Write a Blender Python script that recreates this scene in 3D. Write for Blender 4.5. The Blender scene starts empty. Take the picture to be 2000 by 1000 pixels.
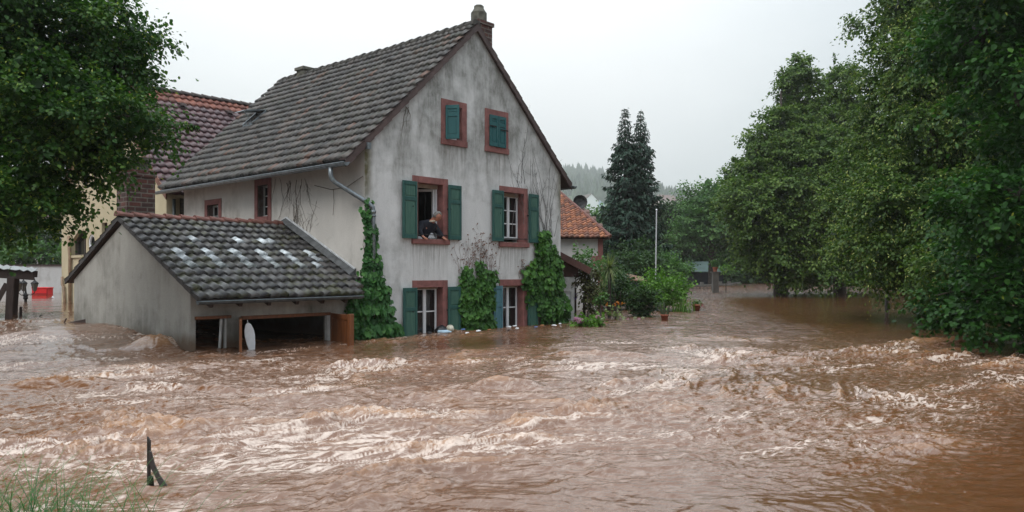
import bpy, bmesh, math, random
import numpy as np
from mathutils import Vector, Matrix
random.seed(7)
RNG = np.random.default_rng(11)
S = bpy.context.scene
COL = S.collection
R = math.radians
F = 1530.0      # focal length in photo pixels
HC = 1.5        # eye height above the flood water

# ------------------------------------------------------------------ camera
cam = bpy.data.cameras.new('camera')
cam.lens = F / 2000 * 36; cam.sensor_width = 36; cam.shift_y = 0.015
cam.clip_start = 0.05; cam.clip_end = 5000
co = bpy.data.objects.new('camera', cam); COL.objects.link(co)
co.location = (0, 0, HC); co.rotation_euler = (R(90), 0, 0)
S.camera = co
S.view_settings.view_transform = 'Standard'
S.view_settings.look = 'None'
S.view_settings.exposure = 0.66
S.view_settings.gamma = 1.0

# ------------------------------------------------------------------ node helpers
class NT:
    def __init__(s, tree): s.t = tree; s.n = tree.nodes; s.l = tree.links
    def new(s, typ, props=None, **inp):
        n = s.n.new(typ)
        for k, v in (props or {}).items(): setattr(n, k, v)
        for k, v in inp.items():
            key = int(k[1:]) if (k[0] == 'i' and k[1:].isdigit()) else k.replace('_', ' ')
            s.put(n, key, v)
        return n
    def put(s, n, key, v):
        sock = n.inputs[key]
        if isinstance(v, bpy.types.NodeSocket): s.l.new(v, sock)
        elif isinstance(v, bpy.types.Node): s.l.new(v.outputs[0], sock)
        else:
            if isinstance(v, (tuple, list)) and len(v) == 3 and sock.type == 'RGBA': v = (*v, 1)
            sock.default_value = v
    def noise(s, vec, scale, detail=4, rough=.55, dist=0):
        return s.new('ShaderNodeTexNoise', Vector=vec, Scale=scale, Detail=detail, Roughness=rough, Distortion=dist).outputs[0]
    def mapv(s, vec, scale=(1, 1, 1), loc=(0, 0, 0), rot=(0, 0, 0)):
        return s.new('ShaderNodeMapping', Vector=vec, Scale=scale, Location=loc, Rotation=rot).outputs[0]
    def math(s, op, a, b=0.0, c=None):
        n = s.new('ShaderNodeMath', {'operation': op}); s.put(n, 0, a); s.put(n, 1, b)
        if c is not None: s.put(n, 2, c)
        return n.outputs[0]
    def rng(s, v, a, b, c=0.0, d=1.0):
        return s.new('ShaderNodeMapRange', {'clamp': True}, Value=v, i1=a, i2=b, i3=c, i4=d).outputs[0]
    def mix(s, f, a, b):
        n = s.new('ShaderNodeMix', {'data_type': 'RGBA'}); s.put(n, 0, f); s.put(n, 6, a); s.put(n, 7, b)
        return n.outputs[2]
    def mixm(s, f, a, b, mode):
        n = s.new('ShaderNodeMix', {'data_type': 'RGBA', 'blend_type': mode}); s.put(n, 0, f); s.put(n, 6, a); s.put(n, 7, b)
        return n.outputs[2]
    def ramp(s, f, stops):
        n = s.new('ShaderNodeValToRGB', Fac=f); e = n.color_ramp.elements
        e[0].position, e[0].color = stops[0][0], (*stops[0][1], 1)
        e[1].position, e[1].color = stops[-1][0], (*stops[-1][1], 1)
        for p, c in stops[1:-1]:
            x = e.new(p); x.color = (*c, 1)
        return n.outputs[0]
    def attr(s, name): return s.new('ShaderNodeAttribute', {'attribute_name': name})
    def bump(s, h, strength=.3, dist=.02):
        return s.new('ShaderNodeBump', Height=h, Strength=strength, Distance=dist).outputs[0]

def new_mat(name):
    m = bpy.data.materials.new(name); m.use_nodes = True
    t = NT(m.node_tree); b = t.n['Principled BSDF']
    return m, t, b
MATS = {}
def simple(name, col, rough=.6, var=.25, scale=6, bump=.2, metal=0.0, spec=.4, bd=.01):
    """colour with uneven tone, wear and a fine bump"""
    if name in MATS: return MATS[name]
    m, t, b = new_mat(name)
    oc = t.new('ShaderNodeTexCoord').outputs['Object']
    n = t.noise(oc, scale, 6, .6)
    f = t.rng(n, .3, .7)
    dk = tuple(c * (1 - var) for c in col); lt = tuple(min(1, c * (1 + var)) for c in col)
    t.put(b, 'Base Color', t.mix(f, dk, lt))
    t.put(b, 'Roughness', t.rng(t.noise(oc, scale * 3, 3), .2, .8, max(0.02, rough - .12), min(1, rough + .12)))
    b.inputs['Metallic'].default_value = metal
    b.inputs['Specular IOR Level'].default_value = spec
    if bump: t.put(b, 'Normal', t.bump(t.noise(oc, scale * 8, 4), bump, bd))
    MATS[name] = m; return m

# ------------------------------------------------------------------ sky and light
w = bpy.data.worlds.new('World'); S.world = w; w.use_nodes = True
wt = NT(w.node_tree); bg = wt.n['Background']
sky = wt.new('ShaderNodeTexSky', {'sky_type': 'NISHITA', 'sun_disc': False, 'sun_elevation': R(48), 'sun_rotation': R(-20),
                                  'air_density': 1.0, 'dust_density': 4.0, 'ozone_density': 1.0})
skyb = wt.mixm(1.0, sky.outputs[0], (.035, .035, .035), 'MULTIPLY')
gc = wt.new('ShaderNodeTexCoord').outputs['Generated']
def dirv(px, py):
    v = Vector(((px - 1000) / F, 1, (530 - py) / F)); return v.normalized()
bd = dirv(850, 120)
dot = wt.new('ShaderNodeVectorMath', {'operation': 'DOT_PRODUCT'}, i0=gc, i1=tuple(bd)).outputs['Value']
glow = wt.rng(dot, .84, .985)
cl = wt.noise(wt.mapv(gc, (1, 1, 2.2)), 1.6, 3, .5)
g2 = wt.math('ADD', glow, wt.math('ADD', wt.rng(cl, .3, .7, -.16, .10), wt.rng(wt.noise(wt.mapv(gc, (1, 1, 3.5)), 4.5, 4, .55), .3, .7, -.05, .05)))
over = wt.ramp(g2, [(0.0, (.50, .555, .60)), (.45, (.68, .73, .76)), (.8, (.87, .905, .92)), (1.0, (.93, .955, .965))])
zsep = wt.new('ShaderNodeSeparateXYZ', Vector=gc)
zmx = wt.math('MAXIMUM', zsep.outputs[2], 0.0)
zen = wt.math('MULTIPLY_ADD', wt.math('MULTIPLY', zmx, zmx), 2.1, .63)     # overcast sky: the zenith is about three times as bright as the horizon
zc = wt.new('ShaderNodeCombineXYZ', X=zen, Y=zen, Z=zen)
wt.put(bg, 'Color', wt.mixm(1.0, wt.mix(.06, over, skyb), zc.outputs[0], 'MULTIPLY'))
bg.inputs['Strength'].default_value = 1.0

sun = bpy.data.lights.new('sun', 'SUN'); sun.energy = 1.1; sun.angle = R(28); sun.color = (1, .97, .93)
so = bpy.data.objects.new('sun', sun); COL.objects.link(so)
so.rotation_euler = (R(38), 0, R(-35))

# ------------------------------------------------------------------ object helpers
def tag(o, label=None, cat=None, group=None, kind=None):
    if label: o['label'] = label
    if cat: o['category'] = cat
    if group: o['group'] = group
    if kind: o['kind'] = kind
    return o
def empty(name, loc, rz=0, label=None, cat=None, group=None):
    o = bpy.data.objects.new(name, None); COL.objects.link(o)
    o.location = loc; o.rotation_euler = (0, 0, rz); o.empty_display_size = .3
    return tag(o, label, cat, group)
def link(name, me, m, parent=None, smooth=False):
    o = bpy.data.objects.new(name, me); COL.objects.link(o)
    if m: me.materials.append(m)
    if parent: o.parent = parent
    if smooth:
        me.polygons.foreach_set('use_smooth', [True] * len(me.polygons))
    return o
class MB:
    def __init__(s): s.v = []; s.f = []
    def add(s, vs, fs):
        k = len(s.v); s.v += [tuple(v) for v in vs]; s.f += [tuple(i + k for i in f) for f in fs]; return s
    def box(s, x0, x1, y0, y1, z0, z1, M=None):
        vs = [Vector((x, y, z)) for x in (x0, x1) for y in (y0, y1) for z in (z0, z1)]
        if M is not None: vs = [M @ v for v in vs]
        return s.add(vs, [(0, 1, 3, 2), (4, 6, 7, 5), (0, 4, 5, 1), (2, 3, 7, 6), (0, 2, 6, 4), (1, 5, 7, 3)])
    def beam(s, a, b, w, h, up=(0, 0, 1)):
        a, b = Vector(a), Vector(b); d = (b - a).normalized()
        sd = d.cross(Vector(up))
        if sd.length < 1e-4: sd = d.cross(Vector((0, 1, 0)))
        sd.normalize(); u = sd.cross(d)
        vs = []
        for p in (a, b):
            for (i, j) in ((-1, -1), (1, -1), (1, 1), (-1, 1)): vs.append(p + sd * i * w / 2 + u * j * h / 2)
        return s.add(vs, [(0, 1, 2, 3), (7, 6, 5, 4), (0, 4, 5, 1), (1, 5, 6, 2), (2, 6, 7, 3), (3, 7, 4, 0)])
    def tube(s, pts, r, n=8, cap=True):
        pts = [Vector(p) for p in pts]; rs = r if isinstance(r, (list, tuple)) else [r] * len(pts)
        k = len(s.v); prev = None
        for i, p in enumerate(pts):
            d = (pts[min(i + 1, len(pts) - 1)] - pts[max(i - 1, 0)]).normalized()
            if prev is None:
                a = d.orthogonal().normalized()
            else:
                a = (prev - d * prev.dot(d))
                a = a.normalized() if a.length > 1e-6 else d.orthogonal().normalized()
            prev = a; b = d.cross(a)
            for j in range(n):
                t = 2 * math.pi * j / n
                s.v.append(tuple(p + (a * math.cos(t) + b * math.sin(t)) * rs[i]))
        for i in range(len(pts) - 1):
            for j in range(n):
                s.f.append((k + i * n + j, k + i * n + (j + 1) % n, k + (i + 1) * n + (j + 1) % n, k + (i + 1) * n + j))
        if cap:
            s.f.append(tuple(k + j for j in range(n))[::-1]); e = k + (len(pts) - 1) * n
            s.f.append(tuple(e + j for j in range(n)))
        return s
    def lathe(s, prof, c=(0, 0, 0), n=16, M=None):
        k = len(s.v)
        for (r, z) in prof:
            for j in range(n):
                t = 2 * math.pi * j / n
                v = Vector((c[0] + r * math.cos(t), c[1] + r * math.sin(t), c[2] + z))
                s.v.append(tuple(M @ v if M is not None else v))
        for i in range(len(prof) - 1):
            for j in range(n):
                s.f.append((k + i * n + j, k + i * n + (j + 1) % n, k + (i + 1) * n + (j + 1) % n, k + (i + 1) * n + j))
        s.f.append(tuple(k + j for j in range(n))[::-1]); e = k + (len(prof) - 1) * n
        s.f.append(tuple(e + j for j in range(n)))
        return s
    def prism(s, poly, axis, a, b):
        """poly of 2D points extruded along axis ('x': poly=(y,z), 'y': poly=(x,z), 'z': poly=(x,y))"""
        def P(p, t): return {'x': (t, p[0], p[1]), 'y': (p[0], t, p[1]), 'z': (p[0], p[1], t)}[axis]
        n = len(poly)
        vs = [P(p, a) for p in poly] + [P(p, b) for p in poly]
        fs = [tuple(range(n))[::-1], tuple(range(n, 2 * n))] + [(i, (i + 1) % n, n + (i + 1) % n, n + i) for i in range(n)]
        return s.add(vs, fs)
    def mesh(s, name='mesh', fix=True):
        me = bpy.data.meshes.new(name); me.from_pydata(s.v, [], s.f)
        if fix:
            bm = bmesh.new(); bm.from_mesh(me); bmesh.ops.recalc_face_normals(bm, faces=bm.faces); bm.to_mesh(me); bm.free()
        me.update(); return me
    def build(s, name, m, parent=None, smooth=False, bevel=0):
        me = s.mesh(name)
        if bevel:
            bm = bmesh.new(); bm.from_mesh(me)
            bmesh.ops.bevel(bm, geom=list(bm.edges), offset=bevel, segments=1, affect='EDGES', clamp_overlap=True)
            bm.to_mesh(me); bm.free()
        return link(name, me, m, parent, smooth)
def build_split(mb, name, m, parent=None, bevel=0, smooth=False):
    """every loose piece becomes an object of its own"""
    par = list(range(len(mb.v)))
    def fd(i):
        while par[i] != i: par[i] = par[par[i]]; i = par[i]
        return i
    for f in mb.f:
        for i in f[1:]: par[fd(i)] = fd(f[0])
    gr = {}
    for f in mb.f: gr.setdefault(fd(f[0]), []).append(f)
    out = []
    for fs in gr.values():
        ids = sorted({i for f in fs for i in f}); mp = {a: b for b, a in enumerate(ids)}
        o = MB(); o.v = [mb.v[i] for i in ids]; o.f = [tuple(mp[i] for i in f) for f in fs]
        out.append(o.build(name, m, parent, smooth, bevel))
    return out
def carve(base, cutters):
    """base minus cutters (MB objects) -> mesh"""
    ob = bpy.data.objects.new('t', base.mesh()); COL.objects.link(ob)
    tmp = []
    for c in cutters:
        cu = bpy.data.objects.new('c', c.mesh()); COL.objects.link(cu); tmp.append(cu)
        md = ob.modifiers.new('b', 'BOOLEAN'); md.object = cu; md.operation = 'DIFFERENCE'; md.solver = 'EXACT'
    dg = bpy.context.evaluated_depsgraph_get()
    me = bpy.data.meshes.new_from_object(ob.evaluated_get(dg))
    for o in tmp + [ob]: bpy.data.objects.remove(o, do_unlink=True)
    return me
def np_mesh(name, V, Fq, m, parent=None, attrs=None, smooth=False):
    """V (n,3) float, Fq (k,c) int with c constant"""
    me = bpy.data.meshes.new(name); V = np.asarray(V, np.float32); Fq = np.asarray(Fq, np.int32)
    me.vertices.add(len(V)); me.vertices.foreach_set('co', V.ravel())
    k, c = Fq.shape
    me.loops.add(k * c); me.loops.foreach_set('vertex_index', Fq.ravel())
    me.polygons.add(k); me.polygons.foreach_set('loop_start', np.arange(0, k * c, c, dtype=np.int32))
    me.polygons.foreach_set('loop_total', np.full(k, c, np.int32))
    if smooth: me.polygons.foreach_set('use_smooth', np.ones(k, bool))
    for an, av in (attrs or {}).items():
        a = me.attributes.new(an, 'FLOAT', 'POINT'); a.data.foreach_set('value', np.asarray(av, np.float32))
    me.update(); me.validate()
    return link(name, me, m, parent)
def copy_tree(o, parent=None):
    c = o.copy(); COL.objects.link(c); c.parent = parent
    for ch in o.children: copy_tree(ch, c)
    return c
def Pt(px, py, Y):
    """photo pixel at distance Y -> world point"""
    return Vector(((px - 1000) / F * Y, Y, HC + (530 - py) / F * Y))

# noise for numpy
_g = np.random.default_rng(3)
_perm = _g.permutation(1024); _ang = _g.uniform(0, 2 * np.pi, 1024)
def perlin(x, y, seed=0):
    xi = np.floor(x).astype(np.int64); yi = np.floor(y).astype(np.int64); xf = x - xi; yf = y - yi
    def g(ix, iy, dx, dy):
        h = _ang[_perm[(_perm[(ix + seed * 131) & 1023] + iy) & 1023]]
        return np.cos(h) * dx + np.sin(h) * dy
    u = xf * xf * xf * (xf * (xf * 6 - 15) + 10); v = yf * yf * yf * (yf * (yf * 6 - 15) + 10)
    a = g(xi, yi, xf, yf); b = g(xi + 1, yi, xf - 1, yf); c = g(xi, yi + 1, xf, yf - 1); d = g(xi + 1, yi + 1, xf - 1, yf - 1)
    return 1.5 * ((a * (1 - u) + b * u) * (1 - v) + (c * (1 - u) + d * u) * v)
def fbm(x, y, o=4, seed=0, gain=.5):
    s = 0; a = 1; t = 0
    for i in range(o):
        s = s + a * perlin(x * 2 ** i, y * 2 ** i, seed + i); t += a; a *= gain
    return s / t
def sstep(a, b, x):
    t = np.clip((x - a) / (b - a), 0, 1); return t * t * (3 - 2 * t)
def blob(x, y, cx, cy, rx, ry, rot=0):
    c, s = math.cos(rot), math.sin(rot); dx = x - cx; dy = y - cy
    return np.exp(-(((dx * c + dy * s) / rx) ** 2 + ((-dx * s + dy * c) / ry) ** 2))

# house frame: x along the gable front, y into the depth along the long wall
HX, HY, HA = -3.285, 17.45, math.atan2(.743, .670)
HM = Matrix.Translation((HX, HY, 0)) @ Matrix.Rotation(HA, 4, 'Z')
def hw(x, y, z=0): return HM @ Vector((x, y, z))
HI = HM.inverted()

#@@MATERIALS
# ------------------------------------------------------------------ materials
def plaster(name, base, dirt, amount=.5, top=None, lichen=False, damp=.0, wet=False):
    m, t, b = new_mat(name)
    oc = t.new('ShaderNodeTexCoord').outputs['Object']
    sx = t.new('ShaderNodeSeparateXYZ', Vector=oc)
    st = t.noise(t.mapv(oc, (2.2, 2.2, .28)), 1.6, 8, .68, .4)       # vertical rain streaks
    fine = t.noise(t.mapv(oc, (9, 9, 2.0)), 2.2, 5, .7)
    big = t.noise(oc, .55, 3, .5)
    patch = t.noise(oc, 2.6, 6, .65, .3)
    k = t.math('ADD', t.math('MULTIPLY', st, .30), t.math('ADD', t.math('MULTIPLY', big, .42), t.math('MULTIPLY', patch, .38)))
    if top:
        k = t.math('ADD', k, t.rng(sx.outputs[2], top[0], top[1], 0, top[2]))
    if damp:
        k = t.math('ADD', k, t.rng(sx.outputs[2], .1, .9, damp, 0))
    f = t.rng(k, .66 - .25 * amount, .86 - .2 * amount)
    f = t.math('MULTIPLY', f, t.rng(fine, .25, .7, .55, 1))
    col = t.mix(f, base, dirt)
    col = t.mix(t.rng(t.noise(oc, 38, 3, .6), .35, .75, 0, .35), col, tuple(c * .62 for c in base))
    light = t.rng(t.noise(t.mapv(oc, (1.2, 1.2, .5), (5, 3, 1)), 1.3, 5, .6), .5, .72, 0, .5)
    col = t.mix(light, col, tuple(min(.8, c * 1.25) for c in base))
    if lichen:
        e1 = t.rng(t.math('ABSOLUTE', t.math('SUBTRACT', sx.outputs[0], lichen[0])), .07, .26, 1, 0)
        e2 = t.rng(t.math('ABSOLUTE', t.math('SUBTRACT', sx.outputs[0], lichen[1])), .05, .30, 1, 0)
        e = t.math('MULTIPLY', t.math('MAXIMUM', e1, t.math('MULTIPLY', e2, .8)), t.rng(patch, .3, .55, .35, 1))
        e = t.math('MULTIPLY', e, t.rng(sx.outputs[2], 2.6, 3.6, .1, 1))
        col = t.mix(e, col, t.mix(fine, (.16, .14, .07), (.05, .05, .03)))
    if lichen:   # rain runs below the window sills
        run = t.noise(t.mapv(oc, (9, 9, .5)), 2.0, 5, .7)
        for (xa_, xb_, zt_) in ((1.30, 2.62, 2.17), (4.33, 5.60, 2.17), (2.27, 3.22, 4.62), (3.81, 4.78, 4.62)):
            hx_ = t.math('MULTIPLY', t.rng(sx.outputs[0], xa_, xa_ + .10), t.rng(sx.outputs[0], xb_ - .10, xb_, 1, 0))
            hz_ = t.math('MULTIPLY', t.rng(sx.outputs[2], zt_ - 1.0, zt_ - .1), t.rng(sx.outputs[2], zt_, zt_ + .02, 1, 0))
            col = t.mix(t.math('MULTIPLY', t.math('MULTIPLY', hx_, hz_), t.rng(run, .42, .68, 0, .75)), col, (.14, .125, .10))
    if wet:   # soaked, mud-stained band just above the water
        wl = t.math('ADD', sx.outputs[2], t.rng(patch, .3, .7, -.12, .12))
        col = t.mix(t.rng(wl, .12, .36, .85, 0), col, (.13, .085, .055))
    t.put(b, 'Base Color', col)
    b.inputs['Roughness'].default_value = .92; b.inputs['Specular IOR Level'].default_value = .2
    hgt = t.math('ADD', t.noise(oc, 30, 6, .7), t.math('MULTIPLY', t.noise(oc, 7, 4), .8))
    t.put(b, 'Normal', t.bump(hgt, .55, .012))
    return m
M_gable = plaster('weathered_white_plaster', (.61, .61, .60), (.105, .105, .085), .50, (2.9, 6.2, .17), (0.0, 7.0), wet=True)
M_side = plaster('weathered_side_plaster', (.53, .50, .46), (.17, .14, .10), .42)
M_shed = plaster('weathered_shed_plaster', (.38, .37, .335), (.10, .095, .075), .55, damp=.15, wet=True)
M_cream = plaster('cream_plaster', (.50, .43, .29), (.27, .21, .12), .3)
M_whitewall = plaster('white_boundary_plaster', (.50, .50, .49), (.20, .17, .14), .4)

def brickmat(name, c1, c2, mortar, scale=9, offset=(0, 0, 0), rot=(R(90), 0, 0)):
    m, t, b = new_mat(name)
    oc = t.new('ShaderNodeTexCoord').outputs['Object']
    # brick coordinates: (x+y, z)
    sx = t.new('ShaderNodeSeparateXYZ', Vector=oc)
    cx = t.new('ShaderNodeCombineXYZ', X=t.math('ADD', sx.outputs[0], sx.outputs[1]), Y=sx.outputs[2])
    br = t.new('ShaderNodeTexBrick', Vector=cx, Color1=c1, Color2=c2, Mortar=mortar, Scale=1.0)
    br.inputs['Brick Width'].default_value = .27; br.inputs['Row Height'].default_value = .105
    br.inputs['Mortar Size'].default_value = .016; br.inputs['Mortar Smooth'].default_value = .3
    n = t.noise(oc, 7, 6, .65)
    t.put(b, 'Base Color', t.mixm(.75, br.outputs[0], t.mix(t.rng(n, .3, .7), (.35, .35, .38), (1, 1, 1)), 'MULTIPLY'))
    b.inputs['Roughness'].default_value = .9
    t.put(b, 'Normal', t.bump(t.math('ADD', br.outputs[1], t.math('MULTIPLY', n, -.6)), .8, -.012))
    return m
M_brick = brickmat('sooty_brick', (.135, .048, .036), (.070, .038, .032), (.17, .145, .12))
M_stone = simple('mossy_stone', (.10, .095, .075), .9, .5, 8, .8)

def tilemat(name, stops, moss=.0, mosscol=(.07, .075, .03), rough=.55, dirt=.5):
    m, t, b = new_mat(name)
    oc = t.new('ShaderNodeTexCoord').outputs['Object']
    a = t.attr('rnd').outputs['Fac']
    n = t.noise(oc, 9, 6, .7); big = t.noise(oc, .7, 3, .55)
    f = t.math('ADD', a, t.math('MULTIPLY', t.math('SUBTRACT', big, .5), .5))
    col = t.ramp(f, stops)
    col = t.mixm(dirt, col, t.mix(t.rng(n, .3, .7), (.45, .45, .45), (1.25, 1.2, 1.15)), 'MULTIPLY')
    if moss:
        mk = t.rng(t.math('ADD', t.noise(oc, 3.2, 6, .7, .3), t.math('MULTIPLY', big, .3)), .82 - moss * .4, .95 - moss * .3)
        col = t.mix(mk, col, mosscol)
    t.put(b, 'Base Color', col)
    t.put(b, 'Roughness', t.rng(n, .3, .7, rough - .15, rough + .2))
    b.inputs['Specular IOR Level'].default_value = .5
    t.put(b, 'Normal', t.bump(t.noise(oc, 40, 4, .6), .4, .006))
    return m
M_tile = tilemat('grey_brown_roof_tile', [(0, (.034, .031, .030)), (.35, (.060, .055, .051)), (.72, (.080, .072, .066)), (.93, (.10, .085, .075)), (1, (.13, .07, .05))], .42, (.035, .036, .024), .62)
M_tile_purple = tilemat('purple_glazed_roof_tile', [(0, (.050, .026, .030)), (.5, (.078, .038, .042)), (1, (.105, .052, .052))], 0, rough=.36, dirt=.3)
M_tile_red = tilemat('orange_red_roof_tile', [(0, (.12, .040, .028)), (.5, (.18, .056, .036)), (1, (.23, .08, .05))], 0.1, rough=.6)
M_tile_orange = tilemat('old_orange_roof_tile', [(0, (.15, .075, .055)), (.3, (.22, .10, .07)), (.7, (.32, .13, .075)), (1, (.42, .18, .09))], .2, (.10, .08, .05), .75)
M_tile_brown = tilemat('brown_roof_tile', [(0, (.09, .055, .045)), (1, (.16, .09, .07))], .2, rough=.7)
M_tile_dark = tilemat('dark_grey_shed_tile', [(0, (.026, .024, .025)), (.5, (.050, .046, .046)), (.85, (.085, .078, .074)), (1, (.13, .125, .12))], .45, (.055, .055, .022), .42)
M_tile_light = simple('clear_roof_tile', (.30, .32, .33), .2, .8, 6, .3, spec=.7)
M_verge = simple('brown_verge_tile', (.072, .046, .042), .6, .35, 4, .3)
M_ridgered = simple('red_ridge_tile', (.15, .062, .048), .7, .4, 5, .4)

M_sand = simple('red_sandstone', (.205, .085, .076), .85, .3, 5, .35)
def shutter_mat(name, col, pale):
    m, t, b = new_mat(name)
    oc = t.new('ShaderNodeTexCoord').outputs['Object']
    n = t.noise(t.mapv(oc, (14, 14, 1.3)), 2, 6, .7)
    col_ = t.mix(t.rng(n, .42, .68), col, pale)
    sp = t.rng(t.noise(oc, 26, 4, .7), .62, .72, 0, .7)
    t.put(b, 'Base Color', t.mix(sp, col_, tuple(c * .4 for c in col)))
    b.inputs['Roughness'].default_value = .6
    t.put(b, 'Normal', t.bump(n, .5, .006))
    return m
M_shut = shutter_mat('faded_green_paint', (.010, .062, .055), (.030, .105, .085))
M_shut2 = shutter_mat('teal_green_paint', (.006, .072, .078), (.012, .10, .10))
M_shut3 = shutter_mat('faded_blue_green_paint', (.05, .14, .17), (.10, .22, .26))
M_shutpanel = shutter_mat('pale_green_panel', (.030, .095, .072), (.065, .145, .105))
M_white = simple('white_window_paint', (.66, .67, .68), .4, .10, 5, .1)
M_offwhite = simple('dirty_white_paint', (.50, .50, .48), .5, .2, 6, .1)
M_zinc = simple('zinc_gutter', (.20, .225, .24), .42, .35, 9, .15, .6)
M_darkzinc = simple('dark_gutter', (.09, .105, .11), .45, .35, 9, .15, .4)
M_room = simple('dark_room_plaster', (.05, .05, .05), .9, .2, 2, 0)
M_iron = simple('dark_iron', (.02, .02, .02), .5, .3, 10, .1, .5)
def woodmat(name, c, rough=.6, var=.45, ax='z'):
    m, t, b = new_mat(name)
    oc = t.new('ShaderNodeTexCoord').outputs['Object']
    sc = {'z': (12, 12, .8), 'x': (.8, 12, 12), 'y': (12, .8, 12)}[ax]
    n = t.noise(t.mapv(oc, sc), 2, 7, .7, .6); n2 = t.noise(oc, 1.7, 4)
    f = t.math('ADD', t.math('MULTIPLY', n, .7), t.math('MULTIPLY', n2, .3))
    t.put(b, 'Base Color', t.mix(t.rng(f, .35, .65), tuple(k * (1 - var) for k in c), tuple(k * (1 + var) for k in c)))
    b.inputs['Roughness'].default_value = rough
    t.put(b, 'Normal', t.bump(n, .4, .008))
    return m
M_door = woodmat('varnished_brown_wood', (.17, .058, .018), .5)
M_darkwood = woodmat('dark_weathered_wood', (.035, .022, .018), .7)
M_wetwood = woodmat('wet_dark_wood', (.05, .032, .026), .45, ax='x')
M_rustwood = woodmat('rusty_brown_board', (.16, .08, .045), .7, ax='x')
M_greywood = woodmat('grey_weathered_wood', (.10, .095, .085), .7)

def glassmat():
    m, t, b = new_mat('window_glass')
    b.inputs['Base Color'].default_value = (.012, .013, .014, 1); b.inputs['Roughness'].default_value = .05
    b.inputs['Specular IOR Level'].default_value = .6
    oc = t.new('ShaderNodeTexCoord').outputs['Object']
    t.put(b, 'Normal', t.bump(t.noise(oc, 1.5, 2), .08, .02))
    return m
M_glass = glassmat()

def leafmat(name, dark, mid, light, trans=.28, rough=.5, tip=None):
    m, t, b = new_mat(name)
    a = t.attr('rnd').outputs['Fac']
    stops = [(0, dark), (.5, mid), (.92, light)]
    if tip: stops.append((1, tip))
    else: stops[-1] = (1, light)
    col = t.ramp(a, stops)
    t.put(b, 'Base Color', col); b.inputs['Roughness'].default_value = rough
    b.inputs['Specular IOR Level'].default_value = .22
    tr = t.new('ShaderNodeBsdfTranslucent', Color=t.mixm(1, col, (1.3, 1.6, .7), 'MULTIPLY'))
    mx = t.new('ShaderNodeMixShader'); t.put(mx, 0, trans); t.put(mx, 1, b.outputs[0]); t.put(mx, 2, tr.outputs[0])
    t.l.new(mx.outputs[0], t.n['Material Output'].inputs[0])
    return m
L_lime = leafmat('lime_tree_leaves', (.018, .042, .011), (.055, .108, .022), (.150, .215, .045), tip=(.36, .39, .12))
L_limeleft = leafmat('near_lime_leaves', (.012, .036, .009), (.034, .092, .018), (.105, .185, .030), tip=(.25, .30, .06))
L_maple = leafmat('maple_leaves', (.010, .036, .009), (.032, .100, .018), (.085, .190, .028), tip=(.22, .26, .03))
L_limefar = leafmat('distant_lime_leaves', (.020, .046, .012), (.066, .122, .025), (.155, .225, .048), tip=(.24, .30, .08))
L_spruce = leafmat('blue_spruce_needles', (.010, .026, .016), (.026, .056, .036), (.065, .110, .080), trans=.1)
L_green = leafmat('fresh_green_leaves', (.025, .065, .018), (.050, .125, .026), (.105, .22, .045))
L_dgreen = leafmat('dark_shrub_leaves', (.014, .034, .012), (.028, .062, .020), (.055, .105, .030))
L_mid = leafmat('mid_green_leaves', (.034, .082, .028), (.070, .150, .046), (.125, .225, .07))
L_bright = leafmat('bright_shrub_leaves', (.040, .095, .018), (.085, .185, .028), (.16, .31, .05))
L_ivy = leafmat('climber_leaves', (.016, .050, .010), (.042, .120, .020), (.10, .23, .038), trans=.22, rough=.5, tip=(.20, .32, .06))
L_vine = leafmat('vine_leaves', (.014, .052, .014), (.036, .118, .028), (.090, .215, .045), trans=.22, rough=.5)
L_yucca = leafmat('yucca_blades', (.05, .075, .035), (.12, .16, .06), (.30, .32, .15), rough=.5)
L_grass = leafmat('grass_blades', (.02, .055, .018), (.045, .12, .035), (.10, .19, .055), rough=.5)
L_purple = leafmat('purple_blossom', (.05, .03, .12), (.10, .06, .22), (.22, .14, .32))
L_pink = leafmat('pink_blossom', (.38, .14, .30), (.55, .24, .46), (.68, .42, .60), rough=.6)
L_orange = leafmat('orange_blossom', (.5, .14, .02), (.6, .22, .03), (.7, .3, .06))
L_white = leafmat('pale_leaves', (.22, .26, .16), (.40, .42, .30), (.62, .62, .55))
L_dead = leafmat('reddish_shoots', (.10, .04, .03), (.16, .07, .05), (.24, .12, .08))
M_bark = simple('bark', (.045, .036, .028), .9, .4, 6, .8)
M_twig = simple('dry_twig', (.125, .105, .085), .9, .3, 10, .3)
M_terra = simple('terracotta', (.30, .10, .06), .75, .25, 9, .3)
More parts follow.
